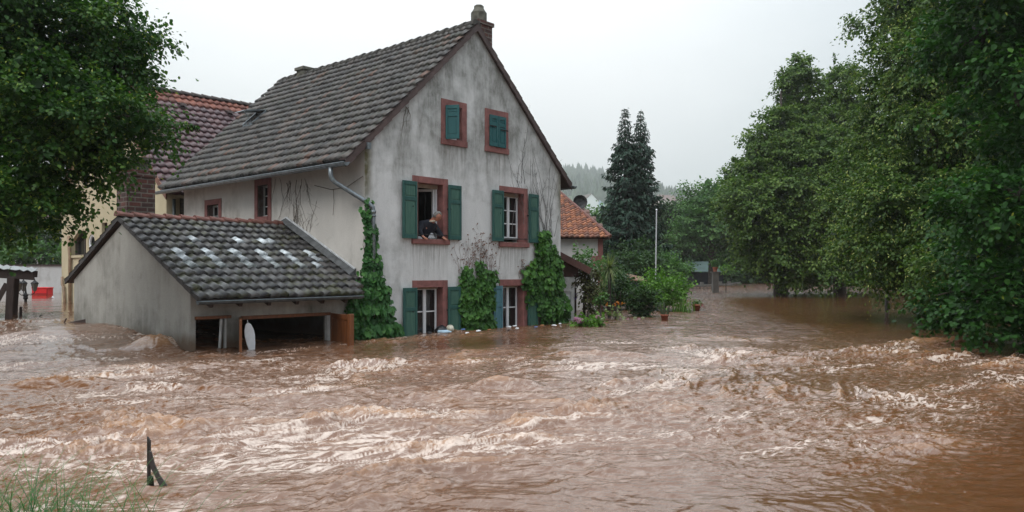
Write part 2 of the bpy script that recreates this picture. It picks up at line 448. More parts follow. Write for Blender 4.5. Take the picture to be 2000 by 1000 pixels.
#@@STRUCTURE
# ------------------------------------------------------------------ tiled roof sheet
def tile_sheet(name, o, u, v, L, SL, tw, th, m, parent, amp=.03, step=.035, jit=.006, keep=None, skip=None, seed=1, wave='pan', sag=0.0):
    """o: eave corner, u: along the eave, v: up the slope; every tile is its own little curved pan"""
    rg = np.random.default_rng(seed)
    o, u, v = Vector(o), Vector(u).normalized(), Vector(v).normalized(); n = u.cross(v).normalized()
    if n.z < 0: n = -n
    nu = max(1, round(L / tw)); nv = max(1, round(SL / th)); tw = L / nu; th = SL / nv
    ks = 7; uu = np.linspace(0, 1, ks)
    if wave == 'pan': prof = amp * (.5 - .5 * np.cos(2 * np.pi * np.clip(uu * 1.25 - .25, 0, 1))) + amp * .25 * uu
    else: prof = amp * np.abs(np.sin(np.pi * uu))
    V = []; Fc = []; A = []; k = 0
    on, un, vn, nn = (np.array(q) for q in (o, u, v, n))
    for j in range(nv):
        for i in range(nu):
            if keep and not keep((i + .5) * tw, (j + .5) * th): continue
            if skip and skip(i, j): continue
            a = rg.random(); dz = rg.normal(0, jit); tl = rg.normal(0, jit); dv = rg.normal(0, jit * 1.3)
            us = (i + uu) * tw
            sg = -sag * math.sin(math.pi * min(1, (i + .5) / nu)) if sag else 0
            rows = [(j * th + dv, prof * .6 - .012), (j * th - .012 + dv, prof + step + dz), ((j + .55) * th, prof + step * .5 + dz), ((j + 1.06) * th, prof + .002)]
            for (vv, hh) in rows:
                P = on + us[:, None] * un + vv * vn + (hh + tl * (uu - .5) + sg)[:, None] * nn
                V.append(P); A.append(np.full(ks, a))
            for r in range(3):
                for q in range(ks - 1):
                    b0 = k + r * ks + q
                    Fc.append((b0, b0 + 1, b0 + ks + 1, b0 + ks))
            k += 4 * ks
    return np_mesh(name, np.vstack(V), np.array(Fc), m, parent, {'rnd': np.concatenate(A)}), (nu, nv, tw, th, n)

# ------------------------------------------------------------------ the flooded white house
house = empty('flooded_house', (HX, HY, 0), HA, 'tall white plastered house with steep grey tiled roof and green shutters, standing in the flood', 'house')
SL_ = .969; W = 7.0; D = 8.7
def gablepoly(x0, x1, base, dz=0): return [(x0, base), (x1, base), (x1, 4.30 + dz), (3.5, 7.69 + dz), (x0, 4.30 + dz)]
outer = MB().prism(gablepoly(0, 7.0, -1.2), 'y', 0, D)
inner = MB().prism([(.42, -1.3), (6.58, -1.3), (6.58, 4.45), (3.5, 7.2), (.42, 4.45)], 'y', .42, D - .42)
def gop(x0, x1, z0, z1): return MB().box(x0, x1, -.3, .8, z0, z1)
GW = dict(uL=(1.55, 2.37, 2.28, 3.62), uR=(4.56, 5.38, 2.28, 3.62), gL=(1.53, 2.37, -.6, 1.12), gR=(4.53, 5.36, -.6, 1.12),
          aL=(2.46, 3.02, 4.77, 5.60), aR=(4.01, 4.58, 4.77, 5.60))
SW = dict(s1=(6.60, 7.24, 2.45, 3.38), s2=(4.02, 4.52, 2.92, 3.74))
cuts = [inner] + [gop(*g) for g in GW.values()] + [MB().box(-.3, .8, a, b, c, d) for (a, b, c, d) in SW.values()]
wme = carve(outer, cuts)
wall = link('wall', wme, M_gable, house)
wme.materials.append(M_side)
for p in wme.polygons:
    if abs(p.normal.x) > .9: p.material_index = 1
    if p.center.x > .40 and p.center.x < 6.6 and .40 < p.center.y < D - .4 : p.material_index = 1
# room floors and a dark back wall, so windows look into rooms
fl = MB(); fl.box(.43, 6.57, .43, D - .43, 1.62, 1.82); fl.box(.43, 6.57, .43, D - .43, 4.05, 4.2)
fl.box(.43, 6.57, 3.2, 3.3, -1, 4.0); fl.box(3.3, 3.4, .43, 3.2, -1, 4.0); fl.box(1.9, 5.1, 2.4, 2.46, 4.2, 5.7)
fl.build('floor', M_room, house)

# roof: boards, tiles on both slopes, ridge, verge
roofm = MB()
y0, y1 = -.05, 9.15
roofm.add([(-.5, y0, 3.80), (3.5, y0, 7.69), (3.5, y1, 7.69), (-.5, y1, 3.80), (-.5, y0, 3.90), (3.5, y0, 7.79), (3.5, y1, 7.79), (-.5, y1, 3.90)],
          [(0, 1, 2, 3), (4, 5, 6, 7), (0, 1, 5, 4), (3, 2, 6, 7), (0, 3, 7, 4)])
roofm.add([(7.35, y0, 3.95), (3.5, y0, 7.69), (3.5, y1, 7.69), (7.35, y1, 3.95), (7.35, y0, 4.05), (3.5, y0, 7.79), (3.5, y1, 7.79), (7.35, y1, 4.05)],
          [(0, 1, 2, 3), (4, 5, 6, 7), (0, 1, 5, 4), (3, 2, 6, 7), (0, 3, 7, 4)])
roof = roofm.build('roof', M_darkwood, house)
vdir = Vector((1, 0, .969)).normalized(); SLn = 4.02 * math.hypot(1, .969)
tile_sheet('roof_tiles', (-.53, y0 - .02, 3.94), (0, 1, 0), vdir, y1 - y0 + .02, SLn + .02, .215, .31, M_tile, roof, amp=.036, step=.058, jit=.007, seed=4, sag=.03)
tile_sheet('roof_tiles', (7.38, y1, 4.08), (0, -1, 0), (-1, 0, .969), y1 - y0 + .02, 3.88 * math.hypot(1, .969), .215, .31, M_tile, roof, amp=.034, step=.04, jit=.005, seed=5)
rt = MB(); rr = np.random.default_rng(9)
ny = 26
for i in range(ny):
    a = y0 + (y1 - y0) * i / ny; b = a + (y1 - y0) / ny + .04
    zz = 7.86 - .03 * math.sin(math.pi * i / ny) + rr.normal(0, .006)
    prof = [(3.5 + .15 * math.cos(t), zz - .05 + .13 * math.sin(t)) for t in np.linspace(-.25, math.pi + .25, 8)]
    prof2 = [(3.5 + .125 * math.cos(t), zz - .05 + .105 * math.sin(t)) for t in np.linspace(-.25, math.pi + .25, 8)]
    k = len(rt.v)
    rt.v += [(p[0], a, p[1] + .015) for p in prof] + [(p[0], b, p[1] - .01) for p in prof2]
    rt.f += [(k + q, k + q + 1, k + 8 + q + 1, k + 8 + q) for q in range(7)] + [tuple(k + q for q in range(8))]
rt.build('ridge_tiles', simple('mossy_ridge_tile', (.055, .05, .043), .85, .5, 7, .6), roof)
vg = MB()
for sgn in (-1, 1):
    x_e = -.56 if sgn < 0 else 7.42; n_ = 16
    for i in range(n_):
        t0 = i / n_; t1 = (i + 1) / n_
        xa = x_e + (3.5 - x_e) * t0; xb = x_e + (3.5 - x_e) * t1
        ze = 3.80 if sgn < 0 else 3.92
        za = ze + (7.70 - ze) * t0; zb = ze + (7.70 - ze) * t1
        # each verge tile: an L-shaped piece slightly tilted so the joints step
        vg.add([(xa, -.10, za - .03), (xb, -.10, zb - .06), (xb, -.10, zb + .13), (xa, -.10, za + .165),
                (xa, -.06, za - .03), (xb, -.06, zb - .06), (xb, -.06, zb + .13), (xa, -.06, za + .165)],
               [(0, 1, 2, 3), (4, 5, 6, 7), (0, 1, 5, 4), (1, 2, 6, 5), (2, 3, 7, 6), (3, 0, 4, 7)])
        vg.add([(xa, -.10, za + .165), (xb, -.10, zb + .13), (xb, .16, zb + .13), (xa, .16, za + .165),
                (xa, -.10, za + .13), (xb, -.10, zb + .095), (xb, .16, zb + .095), (xa, .16, za + .13)],
               [(0, 1, 2, 3), (4, 5, 6, 7), (0, 1, 5, 4), (1, 2, 6, 5), (2, 3, 7, 6), (3, 0, 4, 7)])
vg.build('verge_tiles', M_verge, roof)
# chimneys
ch = MB().box(3.78, 4.30, .16, .66, 6.6, 8.02).box(3.74, 4.34, .12, .70, 7.96, 8.06).build('chimney', M_brick, roof)
cp = MB(); cp.lathe([(.21, 8.06), (.21, 8.32), (.18, 8.36), (.13, 8.44), (.13, 8.50), (.10, 8.52)], (4.02, .38, 0), 8)
cp.build('chimney_pot', M_stone, roof)
MB().box(3.35, 3.95, 7.55, 7.95, 7.2, 8.02).box(3.30, 4.0, 7.5, 8.0, 7.96, 8.05).build('chimney', M_stone, roof)
# open roof light
def roofpt(a, s, h=0.0):
    nrm = Vector((-.969, 0, 1)).normalized(); return Vector((a, s, 4.30 + .969 * a + .13)) + nrm * h
sk = MB()
a0, s0 = 1.50, 7.35
sk_pts = [roofpt(a0, s0, .05), roofpt(a0, s0 + .55, .05), roofpt(a0 + .45, s0 + .55, .05), roofpt(a0 + .45, s0, .05)]
up = Vector((-.3, 0, .35))
lid = [sk_pts[0] + up, sk_pts[1] + up, sk_pts[2] + Vector((0, 0, .04)), sk_pts[3] + Vector((0, 0, .04))]
lid2 = [p + Vector((.03, 0, .03)) for p in lid]
sk.add(lid + lid2, [(0, 1, 2, 3), (4, 5, 6, 7), (0, 1, 5, 4), (1, 2, 6, 5), (2, 3, 7, 6), (3, 0, 4, 7)])
for i in range(4): sk.beam(sk_pts[i], sk_pts[(i + 1) % 4], .05, .10)
sk.tube([sk_pts[0], lid[0]], .012, 5)
rl = sk.build('roof_light', M_zinc, roof)
# gutters and the downpipe
def half_gutter(mb, a, b, r, n=7):
    a, b = Vector(a), Vector(b); d = (b - a).normalized(); sd = d.cross(Vector((0, 0, 1))).normalized()
    k = len(mb.v)
    for p in (a, b):
        for rad in (r, r - .008):
            for j in range(n):
                t = math.pi + math.pi * j / (n - 1)
                mb.v.append(tuple(p + sd * math.cos(t) * rad + Vector((0, 0, 1)) * math.sin(t) * rad))
    for j in range(n - 1):
        mb.f += [(k + j, k + j + 1, k + 2 * n + j + 1, k + 2 * n + j), (k + n + j, k + n + j + 1, k + 3 * n + j + 1, k + 3 * n + j)]
    mb.f += [tuple(k + j for j in range(n)), tuple(k + 2 * n + j for j in range(n))]
    mb.f += [(k, k + n, k + 3 * n, k + 2 * n), (k + n - 1, k + 2 * n - 1, k + 4 * n - 1, k + 3 * n - 1)]
    L = (b - a).length; q = int(L / .6)
    mb.tube([a + sd * r, b + sd * r], .012, 5); mb.tube([a - sd * r, b - sd * r], .012, 5)
    return mb
g = half_gutter(MB(), (-.60, -.16, 3.86), (-.60, 9.2, 3.84), .075)
for i in range(13):
    yy = .1 + i * .74
    g.beam((-.60, yy, 3.775), (-.35, yy, 3.92), .03, .01)
g.build('gutter', M_zinc, house)
MB().tube([(-.60, .42, 3.80), (-.60, .42, 3.62), (-.585, .40, 3.54), (-.53, .36, 3.47), (.06, -.04, 3.03), (.15, -.10, 2.93), (.16, -.105, 2.82), (.16, -.105, -1)], .052, 12).tube(
    [(.16, -.105, 2.86), (.16, -.105, 2.80)], .062, 12).tube([(.16, -.105, 2.76), (.16, -.105, 2.72)], .062, 12).build('downpipe', M_zinc, house, True)
half_gutter(MB(), (7.44, 9.2, 3.98), (7.44, -.2, 3.98), .075).build('gutter', M_darkzinc, house)
MB().box(-.02, .08, -.14, -.03, 4.22, 4.36).build('purlin_cap', M_zinc, house)
# painted wires along the long wall
wr = MB(); wr.tube([(-.03, 1.9, 3.55), (-.04, 1.2, 3.40), (-.04, .6, 3.42), (-.03, .02, 3.62)], .008, 5)
wr.tube([(-.05, 1.1, 3.40), (-.05, 1.08, 3.1), (-.05, 1.12, 2.8)], .006, 5)
wr.build('cable', M_twig, house)

# windows of the gable -------------------------------------------------
def shutter(x0, x1, z0, z1, parent, m, mp, yw=-.05, M=None):
    """framed shutter, front face towards -y"""
    o = MB(); fr = .055; zm = z0 + (z1 - z0) * .66
    T = .045
    o.box(x0, x0 + fr, yw - T, yw, z0, z1, M); o.box(x1 - fr, x1, yw - T, yw, z0, z1, M)
    for (a, b) in ((z0, z0 + .10), (zm, zm + .09), (z1 - .09, z1)): o.box(x0 + fr, x1 - fr, yw - T + .001, yw - .001, a, b, M)
    ob = o.build('shutter', m, parent, bevel=.004)
    p = MB()
    for (a, b) in ((z0 + .10, zm), (zm + .09, z1 - .09)):
        p.box(x0 + fr, x1 - fr, yw - T + .018, yw - .006, a, b, M)
        n = 3
        p.box(x0 + fr + .02, x1 - fr - .02, yw - T + .010, yw - .02, a + .03, b - .03, M)
    p.build('panel', mp, ob)
    h = MB()
    for zz in (z0 + .16, z1 - .16): h.box(x0 + .02, x1 - .02, yw - .002, yw + .006, zz, zz + .025, M)
    build_split(h, 'hinge', M_iron, ob)
    return ob
def sash(x0, x1, z0, z1, y, rows, parent, glassmat_=True, double=True, m=None):
    m = m or M_white
    o = MB(); f = .055
    o.box(x0, x0 + f, y, y + .06, z0, z1); o.box(x1 - f, x1, y, y + .06, z0, z1)
    o.box(x0 + f, x1 - f, y + .001, y + .059, z1 - f, z1); o.box(x0 + f, x1 - f, y + .001, y + .059, z0, z0 + f)
    xm = (x0 + x1) / 2
    if double: o.box(xm - .045, xm + .045, y - .012, y + .055, z0 + f, z1 - f)
    for k in range(1, rows):
        zz = z0 + f + (z1 - z0 - 2 * f) * k / rows
        if double:
            o.box(x0 + f, xm - .045, y + .008, y + .045, zz - .016, zz + .016); o.box(xm + .045, x1 - f, y + .008, y + .045, zz - .016, zz + .016)
        else: o.box(x0 + f, x1 - f, y + .008, y + .045, zz - .016, zz + .016)
    ob = o.build('window', m, parent, bevel=.004)
    if glassmat_: MB().box(x0 + .03, x1 - .03, y + .022, y + .032, z0 + .03, z1 - .03).build('pane', M_glass, ob)
    return ob
def surround(xo0, xo1, xi0, xi1, zo0, zo1, zi0, zi1, parent, sill=True, deep=.26, axis='y'):
    """sandstone frame with 3 cm proud face; returns mesh builder in gable coordinates"""
    o = MB()
    e = .006
    o.box(xo0, xi0 + e, -.025, deep, zi0, zo1); o.box(xi1 - e, xo1, -.025, deep, zi0, zo1)
    o.box(xi0 + e, xi1 - e, -.024, deep, zi1 - e, zo1 - .001)
    return o
for key, (xo0, xo1, zo1) in dict(uL=(1.39, 2.53, 3.77), uR=(4.40, 5.53, 3.77), gL=(1.39, 2.52, 1.285), gR=(4.39, 5.50, 1.285)).items():
    x0, x1, z0, z1 = GW[key]
    # window frame set back in the opening, its stone frame and shutters are its parts
    if key != 'uL':
        win = sash(x0 + .02, x1 - .02, z0 + .1 if key[0] == 'u' else z0, z1 - .01 - (.05 if key == 'uR' else 0), .20, 3, house)
    else:
        fr = MB(); fr.box(x0, x0 + .05, .20, .27, z0, z1); fr.box(x1 - .05, x1, .20, .27, z0, z1)
        fr.box(x0 + .05, x1 - .05, .20, .27, z1 - .07, z1); fr.box(x0 + .05, x1 - .05, .20, .27, z0, z0 + .07)
        # opened casement swung into the room
        fr.beam((x1 - .06, .28, z0 + .1), (x1 - .06, .28, z1 - .1), .045, .05); fr.beam((x1 - .30, .62, z0 + .1), (x1 - .30, .62, z1 - .1), .045, .05)
        fr.beam((x1 - .06, .28, z0 + .12), (x1 - .30, .62, z0 + .12), .04, .06); fr.beam((x1 - .06, .28, z1 - .12), (x1 - .30, .62, z1 - .12), .04, .06)
        win = fr.build('window', M_white, house, bevel=.004)
        MB().beam((x1 - .18, .45, z0 + .12), (x1 - .18, .45, z1 - .12), .01, .01).build('pane', M_glass, win)
    so_ = surround(xo0, xo1, x0, x1, z0, zo1, z0 - (.12 if key[0] == 'u' else 0), z1, house)
    so_.build('stone_frame', M_sand, win, bevel=.006)
    if key[0] == 'u':
        MB().box(xo0 - .03, xo1 + .03, -.07, .28, z0 - .125, z0 - .004).build('sill', M_sand, win, bevel=.008)
        MB().box(x0, x1, .27, .40, z0 - .06, z0 + .02).build('inner_sill', M_offwhite, win)
        MB().tube([(xo0 + .05, -.05, z0 + .10), (xo1 - .05, -.05, z0 + .10)], .011, 6).build('rail', M_iron, win)
        mo = MB()
        for i in range(26):
            xx = random.uniform(xo0 + .3, xo1 - .2); yy = random.uniform(-.05, .1); q = random.uniform(.008, .022)
            mo.lathe([(q, 0), (q * .8, q * .6), (q * .2, q)], (xx, yy, z0 - .006), 6)
        tag(mo.build('moss', simple('sill_moss', (.05, .06, .025), .95, .4, 20, .5), win), kind='stuff')
    MB().box(x0, x1, .18, .199, z1 - .10 if key[0] == 'u' else z1 - .05, z1).build('head_board', simple('beige_board', (.30, .24, .18), .7, .2, 6, .2), win)
    ms, mp = M_shut, M_shutpanel
    sh = dict(uL=[(1.04, 1.475, 2.27, 3.62), (2.50, 2.93, 2.28, 3.63)], uR=[(4.07, 4.49, 2.29, 3.63), (5.53, 5.92, 2.29, 3.63)],
              gL=[(1.06, 1.475, -.5, 1.115), (2.49, 2.90, -.5, 1.12)], gR=[(4.10, 4.45, -.5, 1.12), (5.49, 5.88, -.5, 1.13)])[key]
    for si, q in enumerate(sh):
        s3 = key == 'gR' and si == 0
        o_ = shutter(*q, win, M_shut3 if s3 else ms, M_shut3 if s3 else mp)
        if s3: o_['label'] = 'faded blue shutter'
    hk = MB()
    for q, xx in enumerate((xo0 + .04, xo1 - .05)):
        hk.beam((xx, -.03, z0 + .75 if key[0] == 'u' else .55), (xx + (.09 if q else -.09), -.09, z0 + .75 if key[0] == 'u' else .55), .02, .03)
    build_split(hk, 'shutter_hook', M_iron, win)
# attic windows
for key, (xo0, xo1, zo0, zo1) in dict(aL=(2.31, 3.18, 4.62, 5.74), aR=(3.85, 4.74, 4.62, 5.74)).items():
    x0, x1, z0, z1 = GW[key]
    win = sash(x0 + .01, x1 - .01, z0 + .01, z1 - .01, .17, 2, house)
    so_ = surround(xo0, xo1, x0, x1, 0, zo1, z0, z1, house)
    so_.build('stone_frame', M_sand, win, bevel=.005)
    MB().box(xo0 - .01, xo1 + .01, -.045, .26, zo0, z0 - .002).build('sill', M_sand, win, bevel=.006)
    if key == 'aR':
        for (a, b) in ((x0 - .02, x0 + .275), (x0 + .285, x1 + .02)):
            shutter(a, b, z0, z1 - .015, win, M_shut2, M_shut2, -.03)
        MB().beam((x0 - .07, -.085, z0 + .52), (x0 + .2, -.085, z0 + .52), .015, .03).build('hinge', M_iron, win)
        MB().beam((x1 - .2, -.085, z0 + .46), (x1 + .08, -.085, z0 + .46), .015, .03).build('hinge', M_iron, win)
    else:
        Mt = Matrix.Translation((x0, -.02, 0)) @ Matrix.Rotation(R(-58), 4, 'Z') @ Matrix.Translation((-x0, .0, 0))
        shutter(x0, x0 + .34, z0 - .02, z1 - .02, win, M_shut2, M_shut2, 0.0, Mt)
# windows of the long wall: built in gable coordinates and turned onto the wall x = 0
def side_M(): return Matrix(((0, 1, 0, 0), (1, 0, 0, 0), (0, 0, 1, 0), (0, 0, 0, 1)))
def side_part(mb, name, m, parent):
    mb.v = [(v[1], v[0], v[2]) for v in mb.v]
    return mb.build(name, m, parent, bevel=.004)
for key, (so0, so1, zo0, zo1) in dict(s1=(6.44, 7.40, 2.3, 3.53), s2=(3.86, 4.67, 2.76, 3.90)).items():
    a0_, a1_, z0, z1 = SW[key]
    o = MB(); f = .05; am = (a0_ + a1_) / 2
    yb = .16
    o.box(a0_, a0_ + f, yb, yb + .06, z0, z1); o.box(a1_ - f, a1_, yb, yb + .06, z0, z1)
    o.box(a0_ + f, a1_ - f, yb, yb + .06, z1 - f, z1); o.box(a0_ + f, a1_ - f, yb, yb + .06, z0, z0 + f)
    o.box(am - .03, am + .03, yb - .01, yb + .05, z0 + f, z1 - f)
    for k in (1, 2):
        zz = z0 + (z1 - z0) * k / 3; o.box(a0_ + f, am - .03, yb + .005, yb + .045, zz - .014, zz + .014); o.box(am + .03, a1_ - f, yb + .005, yb + .045, zz - .014, zz + .014)
    win = side_part(o, 'window', M_offwhite, house)
    side_part(MB().box(a0_, a1_, yb + .02, yb + .03, z0, z1), 'pane', M_glass, win)
    o = MB(); o.box(so0, a0_, -.02, .22, zo0, zo1); o.box(a1_, so1, -.02, .22, zo0, zo1); o.box(a0_, a1_, -.02, .22, z1, zo1); o.box(a0_, a1_, -.03, .22, zo0, z0)
    side_part(o, 'stone_frame', M_sand, win)
# lead flashing and cement fillet where the shed roof meets the wall
fl = MB()
pa, pb = Vector((-.04, 3.12, 2.85)), Vector((-.04, .30, 1.56))
fl.beam(pa, pb, .035, .035); fl.beam(pa, pa + Vector((0, .45, -.20)), .03, .03)
fl.build('flashing', simple('pale_flashing', (.52, .53, .54), .55, .25, 8, .2), house)
MB().add([tuple(pa + Vector((.03, 0, 0))), tuple(pb + Vector((.03, 0, 0))), tuple(pb + Vector((-.16, 0, -.13))), tuple(pa + Vector((-.16, 0, -.10))),
          tuple(pa + Vector((.03, 0, -.35))), tuple(pb + Vector((.03, 0, -.35)))],
         [(0, 1, 2, 3), (4, 5, 2, 3), (0, 3, 4), (1, 5, 2), (0, 1, 5, 4)]).build('cement_fillet', simple('grey_cement', (.085, .088, .09), .9, .5, 6, .6), house)

# ------------------------------------------------------------------ shed with garage doors
shed = empty('flooded_shed', tuple(hw(-2, 1.5)), HA, 'low grey plastered shed with dark wavy tiles and wide open doorway beside the white house', 'shed')
SI = (HM.inverted() @ shed.matrix_world) if False else None
shed_off = Vector((-2, 1.5, 0))
def sh_(mb):   # house coordinates -> shed coordinates
    mb.v = [(v[0] + 2, v[1] - 1.5, v[2]) for v in mb.v]; return mb
poly = [(-.0, -1.2), (0, 1.08), (3.1, 2.50), (5.85, 1.30), (5.85, -1.2)]
out = sh_(MB().prism(poly, 'x', -3.98, -.002)); inn = sh_(MB().prism([(.28, -1.3), (.28, 1.10), (3.1, 2.34), (5.55, 1.25), (5.55, -1.3)], 'x', -3.7, -.25))
c1 = sh_(MB().box(-3.88, -3.27, -.3, .5, -1, .60)); c2 = sh_(MB().box(-2.98, -.90, -.3, .5, -1, .63))
sme = carve(out, [inn, c1, c2]); link('wall', sme, M_shed, shed)
sl1 = (2.60 - .98) / 3.55; sl2 = (2.60 - 1.25) / 3.0
rb = MB()
for (ya, za, yb_, zb) in ((-.45, .94, 3.1, 2.56), (6.1, 1.22, 3.1, 2.56)):
    xr_ = -.50 if ya < 0 else -.02
    rb.add([(-4.04, ya, za), (-4.04, yb_, zb), (-.02, yb_, zb), (xr_, ya, za), (-4.04, ya, za + .06), (-4.04, yb_, zb + .06), (-.02, yb_, zb + .06), (xr_, ya, za + .06)],
           [(0, 1, 2, 3), (4, 5, 6, 7), (0, 1, 5, 4), (3, 2, 6, 7), (0, 3, 7, 4)])
sroof = sh_(rb).build('roof', M_darkwood, shed)
nuS = 20; nvS = 12
light = {}
for i_, j_ in [(2, 4), (2, 5), (2, 6), (5, 4), (5, 5), (5, 6), (8, 4), (8, 5), (8, 6), (11, 4), (11, 5), (11, 6), (14, 4), (14, 5), (14, 6), (16, 4), (17, 5), (17, 6), (5, 8), (10, 8), (14, 8), (13, 8)]:
    light[(i_, j_)] = 1
so1 = (-4.08 + 2, -.5 - 1.5, .955 + .045)
_, (nu, nv, tw, th, nn) = tile_sheet('roof_tiles', so1, (1, 0, 0), (0, 1, sl1), 4.08, 3.6 * math.hypot(1, sl1), 4.08 / nuS, 3.6 * math.hypot(1, sl1) / nvS, M_tile_dark, sroof,
                                     amp=.042, step=.062, jit=.007, skip=lambda i, j: (i, j) in light, keep=lambda u, v: u < 3.6 + .55 * v, seed=8)
M_tl = M_tile_light; M_tl2 = simple('mossy_clear_tile', (.20, .215, .21), .3, .8, 7, .4); M_tl3 = simple('bright_clear_tile', (.46, .49, .50), .2, .6, 8, .3, spec=.7)  # clear tiles; the wet roof's sheen is put into their pale colours
for (i_, j_) in light:
    tile_sheet('clear_tile', so1, (1, 0, 0), (0, 1, sl1), 4.08, 3.6 * math.hypot(1, sl1), tw, th, [M_tl, M_tl2, M_tl3][(i_ * 7 + j_ * 5) % 3], sroof, amp=.042, step=.062, jit=.006,
               skip=lambda i, j, a=i_, b=j_: (i, j) != (a, b), seed=40 + i_)
tile_sheet('roof_tiles', (-.02 + 2, 6.15 - 1.5, 1.27), (-1, 0, 0), (0, -1, sl2), 4.06, 3.05 * math.hypot(1, sl2), .204, .34, M_tile_dark, sroof, amp=.042, step=.05, jit=.008, seed=18)
rr_ = MB()
for i in range(12):
    xa = -4.1 + i * .34; xb = xa + .38
    if xb > -.03: xb = -.03
    zz = 2.725 - .012 * i / 12
    pr = [(3.1 + .12 * math.cos(t), zz - .06 + .09 * math.sin(t)) for t in np.linspace(-.2, math.pi + .2, 8)]
    pr2 = [(3.1 + .105 * math.cos(t), zz - .06 + .07 * math.sin(t)) for t in np.linspace(-.2, math.pi + .2, 8)]
    k = len(rr_.v); rr_.v += [(xa, p[0], p[1] + .025) for p in pr] + [(xb, p[0], p[1] - .005) for p in pr2]
    rr_.f += [(k + q, k + q + 1, k + 9 + q, k + 8 + q) for q in range(7)] + [tuple(k + q for q in range(8))]
sh_(rr_).build('ridge_tiles', M_ridgered, sroof)
sv = MB()
for (ya, za, yb_, zb, n_) in ((-.52, .97, 3.1, 2.62, 12), (6.2, 1.24, 3.1, 2.62, 10)):
    for i in range(n_):
        t0 = i / n_; t1 = (i + 1) / n_
        A_ = (ya + (yb_ - ya) * t0, za + (zb - za) * t0); B_ = (ya + (yb_ - ya) * t1, za + (zb - za) * t1)
        sv.add([(-4.07, A_[0], A_[1] - .04), (-4.07, B_[0], B_[1] - .05), (-4.07, B_[0], B_[1] + .045), (-4.07, A_[0], A_[1] + .075),
                (-4.03, A_[0], A_[1] - .04), (-4.03, B_[0], B_[1] - .05), (-4.03, B_[0], B_[1] + .045), (-4.03, A_[0], A_[1] + .075)],
               [(0, 1, 2, 3), (4, 5, 6, 7), (0, 1, 5, 4), (1, 2, 6, 5), (2, 3, 7, 6), (3, 0, 4, 7)])
sh_(sv).build('verge_tiles', simple('dark_verge_tile', (.045, .04, .038), .6, .4, 6, .3), sroof)
gt = half_gutter(MB(), (-4.12, -.56, .955), (-.48, -.56, .975), .06)
sh_(gt).build('gutter', M_darkzinc, shed)
for xx in (-3.80, -3.22, -2.62, -2.0, -1.40, -.82):
    sh_(MB().beam((xx, -.46, .885), (xx, .1, 1.10), .075, .11)).build('rafter', M_darkwood, shed, bevel=.006)
# window board in the left opening and the door frame
sh_(MB().beam((-3.40, .06, -.3), (-3.36, .02, .60), .05, .04).beam((-3.285, .03, -.5), (-3.285, .03, .60), .03, .06)).build('window_frame', M_offwhite, shed)
sh_(MB().box(-3.9, -3.2, -.06, .02, .602, .66).box(-2.98, -.9, -.01, .10, .56, .625)).build('lintel', M_door, shed)
sh_(MB().box(-.98, -.90, .005, .10, -1, .555)).build('door_post', M_offwhite, shed)
def leaf(hx, hy, ex, ey, zt=.61):
    a, b = Vector((hx, hy)), Vector((ex, ey)); d = (b - a).normalized(); n = Vector((-d.y, d.x)); L = (b - a).length
    o = MB()
    def bx(t0, t1, z0, z1, w0, w1):
        p = [a + d * t0 + n * w0, a + d * t1 + n * w0, a + d * t1 + n * w1, a + d * t0 + n * w1]
        o.add([(q.x, q.y, z0) for q in p] + [(q.x, q.y, z1) for q in p], [(0, 1, 2, 3), (4, 5, 6, 7), (0, 1, 5, 4), (1, 2, 6, 5), (2, 3, 7, 6), (3, 0, 4, 7)])
    bx(0, .10, -1, zt, -.025, .025); bx(L - .10, L, -1, zt, -.025, .025); bx(.10, L - .10, zt - .11, zt - .001, -.024, .024); bx(.10, L - .10, -.5, -.4, -.024, .024)
    nb = 6
    for i in range(nb):
        t0 = .10 + (L - .2) * i / nb; t1 = .10 + (L - .2) * (i + 1) / nb - .006; bx(t0, t1, -.99, zt - .11, -.012, .012)
    return o
dl = sh_(leaf(-3.0, -.03, -3.42, -.80)).build('door', M_door, shed, bevel=.003)
dr_ = sh_(leaf(-.90, -.03, -1.13, -1.03)).build('door', M_door, shed, bevel=.003)
sh_(MB().box(-1.20, -1.10, -1.10, -1.02, -1, .635)).build('door_edge', M_door, dr_, bevel=.004)
# brick chimney behind the shed ridge
chm = MB().box(-3.62, -3.0, 3.75, 4.3, 1.5, 3.78)
chm.box(-3.65, -2.97, 3.72, 4.33, 3.62, 3.72)
ck = sh_(chm).build('chimney', M_brick, shed)
cc = MB().box(-3.52, -3.10, 3.85, 4.2, 3.78, 3.98)
sh_(cc).build('chimney_cap', M_stone, ck)
sh_(MB().prism([(-3.60, 3.98), (-3.02, 3.98), (-3.10, 4.06), (-3.52, 4.06)], 'y', 3.77, 4.28)).build('chimney_cap', M_stone, ck)

# white pointed board hanging at the left door
bp = [(0, .34), (.05, .30), (.085, .2), (.095, .08), (.08, -.08), (.05, -.24), (.015, -.36), (-.015, -.36), (-.05, -.24), (-.08, -.08), (-.095, .08), (-.085, .2), (-.05, .30)]
bo = MB().prism(bp, 'y', -.018, .018); bo.tube([(0, 0, .33), (0, 0, .39)], .008, 6)
o = bo.build('hanging_board', simple('white_plastic', (.72, .74, .76), .35, .08, 8, .1), None, bevel=.006)
o.location = tuple(hw(-2.93, -.28, .185)); o.rotation_euler = (R(4), R(-9), HA - R(18))
tag(o, 'white pointed oval board hanging beside the left brown shed door', 'board')

